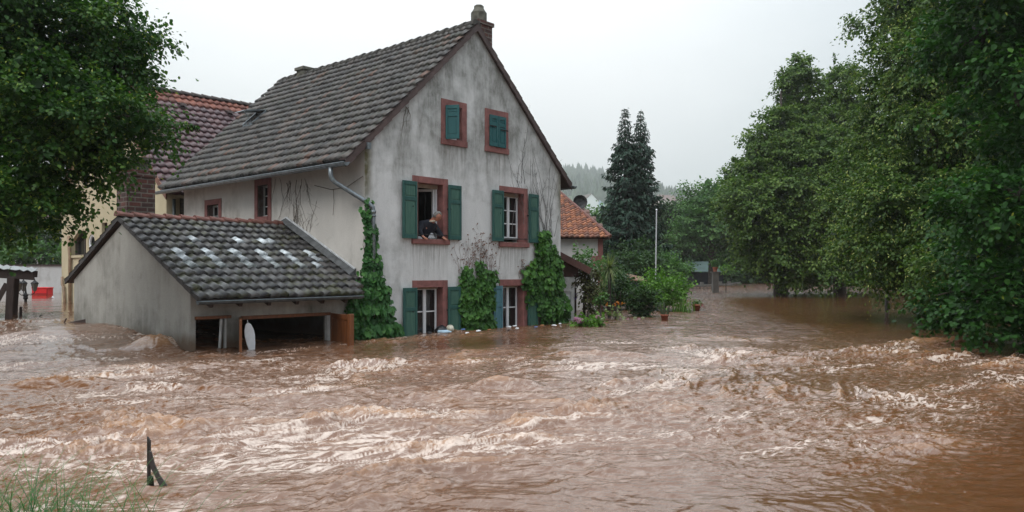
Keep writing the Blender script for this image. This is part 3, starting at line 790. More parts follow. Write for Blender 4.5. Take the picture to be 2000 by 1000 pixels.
# ------------------------------------------------------------------ cream building at the back left
CX, CY = -.12, 9.6
crv = empty('cream_building', tuple(hw(CX, CY)), HA, 'cream rendered building with purple glazed roof behind the brick chimney', 'building')
CD = 8.9
zr = 7.85; ze = 4.0; hm_ = CD / 2
out = MB().prism([(0, -1.2), (CD, -1.2), (CD, ze), (hm_, zr - .12), (0, ze)], 'x', 0, 9)
inn = MB().prism([(.35, -1.3), (CD - .35, -1.3), (CD - .35, ze - .1), (hm_, zr - .6), (.35, ze - .1)], 'x', .35, 8.6)
hexp = [(6.45, 2.09), (7.86, 2.09), (7.86, 2.62), (7.2, 2.97), (6.45, 2.97)]
cuts = [inn, MB().prism(hexp, 'x', -.3, .6), MB().box(-.3, .6, 4.52, 5.02, 2.66, 3.18),
        MB().prism([(5.93 + .31 * math.cos(t), 2.50 + .31 * math.sin(t)) for t in np.linspace(0, 2 * math.pi, 25)[:-1]], 'x', -.3, .6)]
link('wall', carve(out, cuts), M_cream, crv)
wn = MB().prism([(y * 1, z) for y, z in hexp], 'x', .22, .26).build('window', M_glass, crv)
fr = MB()
for i in range(5):
    a, b = hexp[i], hexp[(i + 1) % 5]; fr.beam((.17, a[0], a[1]), (.17, b[0], b[1]), .10, .08)
fr.beam((.17, 7.0, 2.09), (.17, 7.0, 2.95), .05, .05)
fr.build('frame', simple('dark_window_frame', (.07, .055, .045), .6, .3, 6), wn)
MB().prism([(6.35, 2.0), (7.96, 2.0), (7.96, 2.088), (6.35, 2.088)], 'x', -.06, .1).build('sill', M_cream, wn)
rw = MB().prism([(5.93 + .31 * math.cos(t), 2.50 + .31 * math.sin(t)) for t in np.linspace(0, 2 * math.pi, 25)[:-1]], 'x', .12, .14).build('window', M_glass, crv)
rg_ = MB(); rg_.tube([(.06, 5.93 + .28 * math.cos(t), 2.50 + .28 * math.sin(t)) for t in np.linspace(0, 2 * math.pi, 25)], .045, 6, False)
rg_.build('frame', M_white, rw)
w3 = MB().box(.2, .22, 4.5, 5.04, 2.64, 3.2).build('window', M_glass, crv)
MB().box(.1, .19, 4.53, 4.58, 2.66, 3.18).box(.1, .19, 4.96, 5.01, 2.66, 3.18).build('frame', simple('dark_window_frame', (.07, .055, .045)), w3)
dp = MB(); dp.tube([(-.08, 7.95, 2.8), (-.08, 7.85, 2.3), (-.08, 7.8, 2.1), (-.08, 7.8, -1)], .06, 8); dp.tube([(-.07, 6.9, -1), (-.07, 6.9, 1.85), (-.07, 6.8, 1.93), (-.07, 6.45, 1.93)], .035, 8)
dp.tube([(-.08, 8.6, 1.3), (-.08, 8.6, 1.0), (-.08, 8.45, .9), (-.08, 8.35, .4), (-.08, 8.35, -1)], .05, 8)
dp.build('downpipe', simple('brown_pipe', (.25, .17, .11), .5, .3, 6, .1), crv, True)
cr = MB(); 
for (ya, za, yb_, zb) in ((-.35, ze - .28, hm_, zr), (CD + .35, ze - .28, hm_, zr)):
    cr.add([(-.12, ya, za), (-.12, yb_, zb), (9.2, yb_, zb), (9.2, ya, za), (-.12, ya, za + .08), (-.12, yb_, zb + .08), (9.2, yb_, zb + .08), (9.2, ya, za + .08)],
           [(0, 1, 2, 3), (4, 5, 6, 7), (0, 1, 5, 4), (3, 2, 6, 7), (0, 3, 7, 4)])
crf = cr.build('roof', M_cream, crv)
csl = (zr - ze + .28) / (hm_ + .35); LS = (hm_ + .35) * math.hypot(1, csl)
nvc = 18
tile_sheet('roof_tiles', (-.18, -.38, ze - .28 + .09), (1, 0, 0), (0, 1, csl), 9.3, LS * (nvc - 2) / nvc, .26, LS / nvc, M_tile_purple, crf, amp=.045, step=.055, jit=.002, seed=31)
q0 = Vector((-.18, -.38, ze - .28 + .09)) + Vector((0, 1, csl)).normalized() * LS * (nvc - 2) / nvc
tile_sheet('upper_roof_tiles', q0, (1, 0, 0), (0, 1, csl), 9.3, LS * 2.2 / nvc, .26, LS / nvc, M_tile_red, crf, amp=.045, step=.055, jit=.002, seed=32)
tile_sheet('roof_tiles', (9.1, CD + .38, ze - .28 + .09), (-1, 0, 0), (0, -1, csl), 9.3, LS, .26, LS / nvc, M_tile_purple, crf, amp=.045, step=.05, jit=.002, seed=33)
rr_ = MB()
for i in range(24):
    xa = -.2 + i * .39; xb = xa + .43
    pr = [(hm_ + .14 * math.cos(t), zr + .14 + .10 * math.sin(t)) for t in np.linspace(-.2, math.pi + .2, 7)]
    k = len(rr_.v); rr_.v += [(xa, p[0], p[1] + .03) for p in pr] + [(xb, p[0], p[1] - .01) for p in pr]
    rr_.f += [(k + q, k + q + 1, k + 8 + q, k + 7 + q) for q in range(6)] + [tuple(k + q for q in range(7))]
rr_.build('ridge_tiles', simple('dark_ridge_tile', (.06, .045, .04), .6, .3, 6), crf)
vt = MB()
for sg in (0, 1):
    for i in range(20):
        t0, t1 = i / 20, (i + 1) / 20
        ya = -.4 if not sg else CD + .4
        A_ = (ya + (hm_ - ya) * t0, ze - .30 + (zr - ze + .30) * t0); B_ = (ya + (hm_ - ya) * t1, ze - .30 + (zr - ze + .30) * t1)
        vt.add([(-.20, A_[0], A_[1] - .06), (-.20, B_[0], B_[1] - .08), (-.20, B_[0], B_[1] + .13), (-.20, A_[0], A_[1] + .17),
                (-.16, A_[0], A_[1] - .06), (-.16, B_[0], B_[1] - .08), (-.16, B_[0], B_[1] + .13), (-.16, A_[0], A_[1] + .17)],
               [(0, 1, 2, 3), (4, 5, 6, 7), (0, 1, 5, 4), (1, 2, 6, 5), (2, 3, 7, 6), (3, 0, 4, 7)])
vt.build('verge_tiles', simple('brown_red_verge', (.16, .07, .045), .6, .3, 5), crf)
for (ux, uy) in ((.7, 4.1), (2.2, 4.0), (4.0, 4.0), (.9, .75)):
    p = Vector((ux, uy - .38, ze - .28 + .20 + csl * uy))
    MB().add([p + Vector((-.12, -.10, .02)), p + Vector((.12, -.10, .02)), p + Vector((.12, -.08, .10)), p + Vector((-.12, -.08, .10)), p + Vector((-.14, .2, .17)), p + Vector((.14, .2, .17))],
             [(0, 1, 2, 3), (3, 2, 5, 4), (0, 3, 4), (1, 5, 2)]).build('vent_tile', M_verge, crf)
MB().tube([(.18, -.12, 3.7), (.18, -.12, -1)], .05, 8).build('downpipe', M_darkzinc, crv, True)
# rough stone link wall between the two buildings
lw = MB().box(.28, .9, 8.72, 9.58, -1.2, 4.0); 
o = lw.build('stone_wall', brickmat('dark_rubble_wall', (.045, .04, .025), (.07, .06, .04), (.015, .013, .012)), None)
o.matrix_world = HM; tag(o, 'dark rough stone wall in the gap between the white house and the cream building', 'wall')

#@@BACKGROUND
# ------------------------------------------------------------------ orange roofed house behind on the right
oh = empty('orange_roofed_house', tuple((0, 33, 0)), 0, 'white house with weathered orange tiled roof, peeping out behind the white gable', 'house')
link('wall', carve(MB().box(-6, 3.45, -2.9, 4, -1.2, 2.85), [MB().box(-5.7, 3.2, -2.6, 3.7, -1.3, 3)]), plaster('rough_white_plaster', (.50, .49, .47), (.22, .20, .17), .4), oh)
MB().box(3.30, 3.49, -2.94, -2.6, -1, 2.80).box(3.05, 3.30, -2.93, -2.8, 1.7, 2.1).build('corner_stones', M_sand, oh)
rb = MB().add([(-6, -3.15, 2.75), (3.72, -3.15, 2.75), (1.85, .5, 4.95), (-6, .5, 4.95), (3.72, 4.2, 2.75), (-6, 4.2, 2.75)], [(0, 1, 2, 3), (1, 4, 2), (4, 5, 3, 2), (0, 3, 5), (0, 1, 4, 5)])
orf = rb.build('roof', M_darkwood, oh)
s_ = (4.95 - 2.75) / 3.65
LSo = 3.65 * math.hypot(1, s_)
tile_sheet('roof_tiles', (-6, -3.2, 2.79), (1, 0, 0), (0, 1, s_), 9.75, LSo * .86, .2, .19, M_tile_orange, orf, amp=.05, step=.05, jit=.006, keep=lambda u, v: u < 9.75 - 1.87 * v / LSo, seed=51)
q0 = Vector((-6, -3.2, 2.79)) + Vector((0, 1, s_)).normalized() * LSo * .86
tile_sheet('top_tiles', q0, (1, 0, 0), (0, 1, s_), 9.75, LSo * .17, .2, .2, M_tile_orange, orf, amp=.03, step=.09, jit=.006, keep=lambda u, v: u < 7.95 - 1.6 * v / LSo, seed=52)
hp = MB().tube([(3.74, -3.2, 2.84), (1.87, .5, 5.04)], .07, 6).tube([(1.87, .5, 5.04), (-6, .5, 5.04)], .09, 6); hp.build('ridge_tiles', M_ridgered, orf)
bh = empty('brown_roofed_house', (2.6, 42, 0), 0, 'house with plain brown roof and small skylight between orange roof and spruces', 'house')
MB().box(-5, 2.2, 0, 6, -1.2, 3.4).build('wall', M_side, bh)
zb_ = 3.9
br_ = MB().add([(-5, -.6, 3.2), (2.6, -.6, 3.2), (1.35, 2.0, 5.25), (-5, 2.0, 5.25), (2.6, 5, 3.2), (-5, 5, 3.2)], [(0, 1, 2, 3), (1, 4, 2), (4, 5, 3, 2), (0, 3, 5), (0, 1, 4, 5)])
brf = br_.build('roof', M_tile_brown, bh)
sb_ = 2.05 / 2.6
tile_sheet('roof_tiles', (-5, -.62, 3.24), (1, 0, 0), (0, 1, sb_), 7.6, 2.62 * math.hypot(1, sb_), .3, .33, M_tile_brown, brf, amp=.04, step=.04, keep=lambda u, v: u < 7.6 - 1.25 * v / 3.3, seed=53)
MB().box(.9, 1.45, -.03, .03, -.32, .32, Matrix.Translation((.25, .35, 4.14)) @ Matrix.Rotation(R(-52), 4, 'X')).build('skylight', simple('skylight_glass', (.75, .78, .80), .2, .05), brf)
dish = empty('satellite_dish', tuple(Pt(1133, 395, 41)), 0, 'dark round satellite dish on the brown roof ridge', 'satellite dish')
MB().lathe([(.02, -.06), (.2, -.03), (.34, .04), (.38, .08), (.37, .09), (.2, 0), (.02, -.02)], (0, 0, 0), 14, Matrix.Rotation(R(80), 4, 'X')).build('dish', M_iron, dish)
MB().tube([(0, .05, 0), (0, .25, -.1), (0, .3, -1.6)], .03, 6).build('mast', M_iron, dish)

# small white outbuilding at the right corner of the house
gb = empty('white_outbuilding', (.6, 24.2, 0), 0, 'small white outbuilding with brown gable roof beside the ivy covered corner', 'outbuilding')
link('wall', carve(MB().box(-1.2, 1.36, 0, 4, -1.2, 1.32), [MB().box(-1, 1.2, .2, 3.8, -1.3, 1.5), MB().box(.98, 1.22, -.2, .3, -1, .88)]), M_offwhite, gb)
MB().box(.98, 1.22, .08, .12, -1, .88).box(.99, 1.2, .06, .08, .7, .72).box(.99, 1.2, .06, .08, .6, .62).box(.99, 1.2, .06, .08, .5, .52).box(.99, 1.2, .06, .08, .4, .42).build('door', M_white, gb)
MB().prism([(-1.3, 1.33), (1.45, 1.33), (1.45, 1.62), (0, 2.35), (-1.3, 1.7)], 'y', .05, .12).build('gable_boards', simple('dark_brown_boards', (.06, .025, .018), .6, .3, 5), gb)
rf_ = MB()
for sg in (-1, 1):
    rf_.add([(0, -.35, 2.42), (sg * 1.78, -.35, 1.50), (sg * 1.78, 4.2, 1.50), (0, 4.2, 2.42), (0, -.35, 2.54), (sg * 1.78, -.35, 1.60), (sg * 1.78, 4.2, 1.60), (0, 4.2, 2.54)],
            [(0, 1, 2, 3), (4, 5, 6, 7), (0, 1, 5, 4), (3, 2, 6, 7), (1, 2, 6, 5)])
    rf_.beam((0, -.37, 2.44), (sg * 1.80, -.37, 1.50), .04, .20)
rf_.build('roof', simple('brown_roof_boards', (.085, .035, .026), .55, .3, 5), gb)

# ------------------------------------------------------------------ left: shelter, lamp, container, wall
sl = empty('wooden_shelter', tuple(Pt(25, 530, 19.6))[:2] + (0,), R(30), 'open wooden shelter with corrugated roof standing in the water on the left edge', 'shelter')
cs = []
V_ = []; F_ = []; nx_, nyy = 60, 10
for j in range(nyy + 1):
    for i in range(nx_ + 1):
        xx = -4.5 + 5.0 * i / nx_; yy = -.6 + 3.2 * j / nyy
        V_.append((xx, yy, 1.52 + .09 * (.5 - xx) * 1.0 + .025 * math.sin(xx * 2 * math.pi / .15) + .03 * yy))
for j in range(nyy):
    for i in range(nx_):
        a = j * (nx_ + 1) + i; F_.append((a, a + 1, a + nx_ + 2, a + nx_ + 1))
cr_ = np_mesh('corrugated_sheet', V_, F_, simple('mossy_grey_sheet', (.24, .25, .25), .5, .45, 7, .4), sl)
md = cr_.modifiers.new('s', 'SOLIDIFY'); md.thickness = .012
build_split(MB().beam((-4.5, -.5, 1.78), (.48, -.5, 1.38), .09, .20).beam((-4.5, 2.4, 1.80), (.48, 2.4, 1.42), .09, .18), 'beam', M_darkwood, sl, bevel=.008)
MB().beam((-.02, -.5, 1.36), (-.12, -.5, -.8), .15, .15, (0, 1, 0)).build('post', M_darkwood, sl, bevel=.008)
MB().beam((-.10, -.5, 1.2), (-.62, -.5, .1), .12, .12, (0, 1, 0)).beam((-.62, -.5, .1), (-1.1, -.5, -.8), .12, .12, (0, 1, 0)).build('brace', M_darkwood, sl, bevel=.006)
MB().beam((-4.2, -.5, 1.6), (-4.2, -.5, -.8), .15, .15, (0, 1, 0)).build('post', M_darkwood, sl, bevel=.008)
MB().beam((-.02, 2.4, 1.36), (-.12, 2.4, -.8), .15, .15, (0, 1, 0)).build('post', M_darkwood, sl, bevel=.008)

LZ = .33   # height of the backed-up water on the left
lp = Pt(50, 530, 30)
lm = empty('street_lamp', (lp.x, lp.y, LZ), 0, 'black ornate street lamp with hanging lanterns, nearly drowned beside the shelter', 'street lamp')
MB().tube([(0, 0, -1), (0, 0, .30)], [.06, .05], 10).lathe([(.07, .1), (.09, .14), (.07, .2), (.1, .25), (.04, .34), (.02, .55)], (0, 0, 0), 10).build('post', M_iron, lm)
lan = []
for k in range(3):
    t = R(15 + 120 * k); c, s = math.cos(t), math.sin(t); ar = MB()
    ar.tube([(0, 0, .30), (.18 * c, .18 * s, .26), (.30 * c, .30 * s, .34), (.31 * c, .31 * s, .40)], .015, 6)
    ln = MB().lathe([(.03, .40), (.06, .43), (.13, .70), (.13, .71)], (.31 * c, .31 * s, 0), 6).build('lantern', simple('smoked_lantern_glass', (.12, .12, .11), .2, .2), lm)
    fr_ = MB()
    for q in range(6):
        u = 2 * math.pi * q / 6
        fr_.tube([(.31 * c + .062 * math.cos(u), .31 * s + .062 * math.sin(u), .43), (.31 * c + .135 * math.cos(u), .31 * s + .135 * math.sin(u), .70)], .008, 4)
    fr_.lathe([(.16, .70), (.15, .73), (.06, .80), (.02, .84), (.015, .90)], (.31 * c, .31 * s, 0), 6)
    fr_.build('lantern_frame', M_iron, ln)
    ar.build('bracket', M_iron, lm)

cn = empty('red_container', tuple(Pt(83, 530, 40))[:2] + (LZ,), R(0), 'bright red closed box standing in water against the white boundary wall', 'container')
MB().box(-.40, .40, -.25, .25, -.4, .30).build('body', simple('red_plastic', (.55, .01, .012), .4, .12, 4, .1), cn, bevel=.015)
MB().box(-.42, .42, -.27, .27, .30, .36).build('lid', simple('red_plastic_lid', (.62, .012, .015), .35, .1, 4, .1), cn, bevel=.015)
MB().box(-.41, .41, -.262, -.252, .02, .05).box(.36, .40, -.262, -.252, -.2, .28).build('trim', simple('dark_red_trim', (.22, .008, .01), .5), cn)

bw = empty('boundary_wall', (Pt(60, 530, 43).x, 43, 0), R(3), 'stained white boundary wall with dark coping behind the red container', 'wall')
MB().box(-9, 2.6, 0, .3, -1.5, 2.1 - .3).build('wall', M_whitewall, bw)
MB().box(-9, 2.65, -.06, .36, 1.8, 1.88).build('coping', M_darkwood, bw)
fb = empty('pale_far_house', tuple(Pt(60, 530, 75))[:2] + (0,), 0, 'pale house glimpsed through the leaves of the left tree', 'house')
MB().box(-14, 3.5, 0, 8, -1, 6.2).build('wall', M_offwhite, fb)
fw = MB().prism([(-1.0, 6.2), (9, 6.2), (4, 9.5)], 'x', -14.3, 3.8); fw.build('roof', M_tile_brown, fb)
for xx in (-10, -7, -4.6, -1.6, .9): MB().box(xx, xx + .9, -.04, .02, 2.9, 4.4).build('window', M_glass, fb)

# driftwood and posts on the left
o = MB().beam((0, 0, 0), (.72, -.05, .05), .16, .11).build('floating_beam', M_wetwood, None, bevel=.01); o.location = tuple(Pt(97, 530, 19.2))[:2] + (.24,); o.rotation_euler = (R(8), 0, R(6)); tag(o, 'squared brown beam floating flat beside the shed wall', 'beam')
o = MB().beam((0, 0, 0), (.8, 0, .17), .14, .10).tube([(.12, 0, .03), (.22, -.02, .2)], .02, 6).build('floating_beam', M_wetwood, None, bevel=.01); o.location = tuple(Pt(112, 530, 18.0))[:2] + (.22,); tag(o, 'dark beam with a broken branch stub, jammed tilted against the corner of the shed wall', 'beam')
o = MB().tube([(0, 0, -.8), (.01, 0, .36), (.015, .0, .37)], [.04, .035, .02], 7).build('wooden_stake', M_darkwood); o.location = tuple(Pt(40, 530, 20.5))[:2] + (.2,); tag(o, 'thin dark stake upright in the water right of the shelter post', 'stake')
o = MB().tube([(0, 0, 0), (.5, .1, .03), (1.0, 0, .06), (1.5, .1, .04)], [.03, .03, .02, .01], 6).tube([(.9, 0, .05), (1.0, .05, .14), (1.05, .05, .16)], .012, 5).build('floating_branch', M_bark); o.location = tuple(Pt(2, 530, 20.5))[:2] + (.2,); tag(o, 'thin bare branch floating between shelter post and stake', 'branch')
# post with a brace in the foreground
fp = empty('broken_post', tuple(Pt(291, 530, 5.55))[:2] + (0,), 0, 'dark wooden post with a slanting brace sticking out of the rapids in front', 'post')
M_post = woodmat('black_wet_wood', (.022, .018, .016), .45)
MB().beam((0, 0, -.6), (0, 0, .30), .022, .022, (0, 1, 0)).add([(-.011, -.011, .30), (.011, -.011, .30), (.011, .011, .30), (-.011, .011, .30), (-.011, -.011, .335), (-.009, .011, .33)], [(0, 1, 4), (3, 2, 5), (0, 4, 5, 3), (1, 2, 5, 4)]).build('post', M_post, fp, bevel=.003)
MB().prism([(.010, .235), (.026, .225), (.048, .14), (.085, .06), (.140, -.015), (.120, -.06), (.095, -.03), (.055, .05), (.022, .115), (.010, .15)], 'y', -.026, -.012).build('brace', simple('grey_wet_wood', (.045, .038, .036), .5, .3, 8, .4), fp)
MB().tube([(.02, .0, -.05), (.02, -.02, .05)], .02, 7).build('bolt', M_iron, fp)

# grey post under the big trees
o = MB().tube([(0, 0, -1), (0, 0, .80)], .065, 10).build('grey_post', M_greywood); o.location = tuple(Pt(1732, 530, 28))[:2] + (0,); tag(o, 'round grey post standing in the water under the lime trees', 'post')
# flag pole
fpole = MB().tube([(0, 0, -1), (-.02, 0, 4.45)], [.035, .028], 8).lathe([(.04, 4.45), (.05, 4.48), (.03, 4.53)], (-.02, 0, 0), 8)
o = fpole.build('flagpole', simple('pale_metal_pole', (.55, .56, .58), .35, .1, 5, 0, .3)); o.location = tuple(Pt(1280, 530, 38))[:2] + (0,); o.rotation_euler = (0, R(1.0), 0); tag(o, 'thin pale flagpole standing in front of the spruces', 'flagpole')
#@@TERRAIN
# ------------------------------------------------------------------ hills with forest, ground
def hill_h(x, y):
    a = np.clip((y + .12 * x - 300) / 1300, 0, 1) ** 1.3 * (190 + 22 * fbm(x / 330, y / 330, 3, 5))
    a = a * (1 - .40 * sstep(100, 440, x))
    b = sstep(2050, 2700, y) * (70 + 20 * fbm(x / 500, y / 500, 3, 9))
    return a + b + sstep(128, 150, y) * 3.2 - 1.5
xs = np.linspace(-1780, 1780, 190); ys = np.concatenate([np.linspace(110, 400, 60), np.linspace(412, 2980, 170)])
X, Y = np.meshgrid(xs, ys); Z = hill_h(X, Y); 
V = np.stack([X, Y, Z], -1).reshape(-1, 3); nx = len(xs)
idx = np.arange(len(ys) - 1)[:, None] * nx + np.arange(nx - 1)[None]; Fq = np.stack([idx, idx + 1, idx + nx + 1, idx + nx], -1).reshape(-1, 4)
M_hill = simple('meadow_green', (.05, .085, .03), .95, .4, .05, .3)
tag(np_mesh('hills', V, Fq, M_hill, smooth=True), kind='structure')
gm = MB(); gm.add([(-1840, -190, -1.6), (1840, -190, -1.6), (1840, 2990, -1.6), (-1840, 2990, -1.6)], [(0, 1, 2, 3)])
tag(gm.build('ground', simple('dark_silt', (.06, .045, .03), .9, .3, .3, .3)), kind='structure')
# grassy bank under the camera
bkx = np.linspace(-9, 9, 80); bky = np.linspace(-6, 4.2, 60); X, Y = np.meshgrid(bkx, bky)
Z = .80 - 1.6 * sstep(1.6, 3.9, Y + .15 * fbm(X, Y, 3, 2)) + .05 * fbm(X * 2, Y * 2, 3, 4)
V = np.stack([X, Y, Z], -1).reshape(-1, 3); nx = 80
idx = np.arange(59)[:, None] * nx + np.arange(nx - 1)[None]; Fq = np.stack([idx, idx + 1, idx + nx + 1, idx + nx], -1).reshape(-1, 4)
tag(np_mesh('river_bank', V, Fq, simple('grassy_soil', (.05, .06, .025), .95, .4, 3, .5), smooth=True), kind='structure')
# forest on the hill: conifers as one far-off wood
hv = []; hf = []; ha = []
rg = np.random.default_rng(77); k = 0
for i in range(15000):
    y = rg.uniform(900, 2700); x = rg.uniform(-.2 * y, .42 * y)
    if y < 1080 and rg.random() < .5: continue
    z = float(hill_h(np.array([x]), np.array([y]))[0])
    if z < 74 or (y < 1000 and 40 < x < 260): continue
    # clearings with meadow around the houses
    h = rg.uniform(13, 30) * (1 if rg.random() < .8 else .7); r = h * rg.uniform(.16, .26); a = rg.random()
    n = 7; ph = rg.uniform(0, 6)
    for (rad, zz) in ((r, .12 * h), (r * .8, .35 * h), (r * .95, .3 * h), (r * .5, .65 * h), (r * .6, .6 * h), (.02, h)):
        for j in range(n):
            t = ph + 2 * math.pi * j / n; q = rad * rg.uniform(.7, 1.2)
            hv.append((x + q * math.cos(t), y + q * math.sin(t), z + zz)); ha.append(a)
    for l in (0, 2, 4):
        for j in range(n): hf.append((k + l * n + j, k + l * n + (j + 1) % n, k + (l + 1) * n + (j + 1) % n, k + (l + 1) * n + j))
    k += 6 * n
o = np_mesh('hill_forest', hv, hf, leafmat('far_conifers', (.012, .028, .016), (.022, .045, .022), (.04, .07, .03), 0.05), attrs={'rnd': ha}); tag(o, 'misty conifer forest covering the far hillside', 'forest', kind='stuff')
def far_house(px, py, Y, w_, d_, h_, rh, wallm, roofm, label, rot):
    p = Pt(px, py, Y); e = empty('hillside_house', (p.x, p.y, p.z), rot, label, 'house', 'houses on the misty hillside')
    MB().box(-w_ / 2, w_ / 2, -d_ / 2, d_ / 2, -34, h_).prism([(-w_ / 2, h_), (w_ / 2, h_), (0, h_ + rh)], 'y', -d_ / 2, d_ / 2).build('wall', wallm, e)
    r = MB()
    for sg in (-1, 1):
        r.add([(0, -d_ / 2 - .4, h_ + rh + .05), (sg * (w_ / 2 + .5), -d_ / 2 - .4, h_ - .4), (sg * (w_ / 2 + .5), d_ / 2 + .4, h_ - .4), (0, d_ / 2 + .4, h_ + rh + .05),
               (0, -d_ / 2 - .4, h_ + rh + .3), (sg * (w_ / 2 + .5), -d_ / 2 - .4, h_ - .15), (sg * (w_ / 2 + .5), d_ / 2 + .4, h_ - .15), (0, d_ / 2 + .4, h_ + rh + .3)],
              [(0, 1, 2, 3), (4, 5, 6, 7), (0, 1, 5, 4), (3, 2, 6, 7), (1, 2, 6, 5)])
    r.build('roof', roofm, e)
    for sg in (-1, 1):
        for u in (-.3, .0, .3): MB().box(sg * w_ / 2 - .05, sg * w_ / 2 + .05, d_ * u - .5, d_ * u + .5, h_ - 2.2, h_ - 1.0).build('window', M_glass, e)
    return e
M_bw = simple('bright_white_render', (.75, .76, .76), .8, .05, 3, 0)
far_house(1148, 405, 860, 17, 19, 6.0, 8.0, M_bw, M_tile_brown, 'white gabled house on the misty hillside, left of the spruces', R(20))
far_house(1167, 408, 870, 12, 12, 5.5, 4.0, simple('pale_blue_render', (.42, .52, .60), .8, .05, 3, 0), M_tile_brown, 'low pale blue house beside the white gabled one on the hillside', R(20))
far_house(1300, 402, 960, 18, 25, 6.0, 7.0, simple('pinkish_render', (.6, .5, .45), .8, .05, 3, 0), M_tile_red, 'pinkish house with red roof on the misty hillside, right of the spruces', R(-60))
far_house(1324, 404, 980, 14, 20, 5.0, 5.4, M_bw, M_tile_brown, 'small whitish house at the right end of the hillside row', R(-60))

#@@WATER
# ------------------------------------------------------------------ flood water
def turb(x, y):
    """1 where the current boils, 0 where it runs smooth"""
    T = .80 * np.ones_like(x)
    T = np.minimum(T, .80 * (1 - .92 * sstep(26, 36, y)))
    T = T * (1 - .90 * sstep(0, 1.0, (x - 1.2 - 1.0 * (y - 4.9)) / 1.8) * (1 - sstep(10.5, 14.0, y)))          # smooth brown slick, right front
    T = T * (1 - .85 * blob(x, y, 9.5, 28, 5.5, 9.5, .2)) * (1 - .85 * blob(x, y, 8.5, 21.5, 7, 3.2, .0))          # calm under the trees
    T = T * (1 - .75 * blob(x, y, -.6, 16.6, 3.4, 1.3, .55))                                     # calm beside the house front
    T = T * (1 - .80 * blob(x, y, -11, 27, 7, 8.0)) * (1 - .7 * blob(x, y, 1.0, 4.9, 3.4, 1.3, .1)) * (1 - .8 * blob(x, y, 3.8, 24, 4.5, 4.5))
    T = T + .45 * blob(x, y, .3, 9.0, 4.2, 2.6, .35) + .15 * blob(x, y, 4.8, 13.0, 4.5, 2.2, .1) + .35 * blob(x, y, -3.2, 7.6, 2.8, 2.6, .5) + .4 * blob(x, y, -4.6, 12.2, 4.2, 1.1, .1)
    T = T * (1 - .55 * blob(x, y, 3.5, 10.9, 2.0, 1.4))
    return np.clip(T, .03, 1.05)
def ridge(n, p=1.6):
    return np.clip(1 - np.abs(n) * 1.9, 0, 1) ** p
def water(x, y):
    T = turb(x, y)
    wx = x + .55 * fbm(x * .45, y * .45, 3, 21) + 1.3 * perlin(x * .16, y * .16, 22); wy = y + .55 * fbm(x * .45 + 9, y * .45, 3, 25) + 1.3 * perlin(x * .16 + 5, y * .16, 26)
    ca, sa = math.cos(R(40)), math.sin(R(40))
    a = wx * ca + wy * sa; c = -wx * sa + wy * ca
    patch = sstep(-.25, .45, fbm(x * .33, y * .33, 3, 61))
    lod1 = 1 - .75 * sstep(22, 60, y); lod2 = 1 - sstep(10, 24, y); lod3 = 1 - sstep(7, 15, y)
    channel = np.clip(blob(x, y, 5.5, 30, 3.2, 12, -.15) + blob(x, y, 10, 55, 6, 22, -.2) + .8 * blob(x, y, 3.5, 20, 4, 2.2, .1) + sstep(48, 66, y), 0, 1)
    big = fbm(a * .20, c * .48, 3, 31)
    r1 = ridge(perlin(a * .34, c * 1.0, 41) + .22 * perlin(a * 1.1, c * 2.1, 42), 2.4); r2 = ridge(perlin(a * .95, c * 2.7, 51) + .35 * perlin(a * 2.2, c * 4.6, 53), 1.6); r3 = ridge(perlin(a * 2.3, c * 6.2, 43), 1.5)
    cw = sstep(.35, .8, r1) * patch
    n4 = fbm(wx * 5.0, wy * 6.5, 3, 47); n5 = fbm(wx * 13, wy * 15, 3, 57)
    h = T * lod1 * (.10 * big + .095 * (r1 - .35) * (.25 + .75 * patch) + .034 * (r2 - .4) * (.4 + patch) + .019 * (r3 - .4) * lod2 * (.4 + patch) + 0.020 * n4 * (lod2 + .15) * (1 + 1.6 * cw) + .0075 * n5 * lod3 * (1 + 3.5 * cw))
    h += (1.05 - np.clip(T, 0, 1)) * (.030 * fbm(a * .35, c * .8, 3, 81) * lod1 + .011 * fbm(wx * 1.6, wy * 3.2, 3, 83) + .0035 * fbm(wx * 6, wy * 8, 2, 87) * lod2 + .05 * channel * fbm(wx * 1.1, wy * 2.4, 3, 85))
    # backed-up level on the left, a slope down past the shed corner
    lv = LZ * sstep(-4.6, -6.4, x + .33 * (y - 15)) * sstep(13.6, 17.5, y - .15 * x - 1.0)
    h = h * (1 - .55 * (lv > .2) * sstep(18, 24, y)) + lv
    # standing waves and boils
    def bump(cx, cy, rx, ry, rot, amp): return amp * blob(x, y, cx, cy, rx, ry, rot)
    sp = bump(-6.75, 14.75, .45, .30, .8, .27) - bump(-6.0, 14.2, .35, .3, 0, .10)
    sp += bump(-5.35, 13.7, .5, .16, .3, .07)
    w2 = .6 + .6 * np.abs(fbm(x * 1.2, y * 1.2, 3, 91))
    sp += (bump(8.2, 16.0, 1.1, .45, .3, .20) + bump(9.9, 16.4, 1.0, .35, .3, .16) + bump(6.6, 14.6, 1.0, .22, .2, .12)) * w2
    sp += (bump(-.15, 10.1, .42, .16, .35, .20) + bump(-.95, 9.3, .55, .14, .55, .13) + bump(.55, 8.25, .25, .10, .2, .10) + bump(1.0, 7.75, .5, .18, .2, .07) + bump(-2.55, 6.3, .5, .10, .5, .05)) * w2
    sp += (bump(2.9, 13.2, 1.5, .16, -.1, .10) + bump(4.8, 13.0, 1.1, .16, .1, .08) + bump(-4.1, 9.9, 1.5, .14, -.12, .10) + bump(-5.6, 10.3, .9, .2, .1, .14) + bump(1.6, 14.0, .9, .14, -.2, .12)) * w2
    sp += (bump(-7.4, 12.6, .8, .22, .1, .14) + bump(-2.2, 13.0, 1.3, .16, .1, .09)) * w2
    fp_ = Pt(291, 530, 5.55); sp += bump(fp_.x + .05, 5.40, .22, .06, .1, .035)
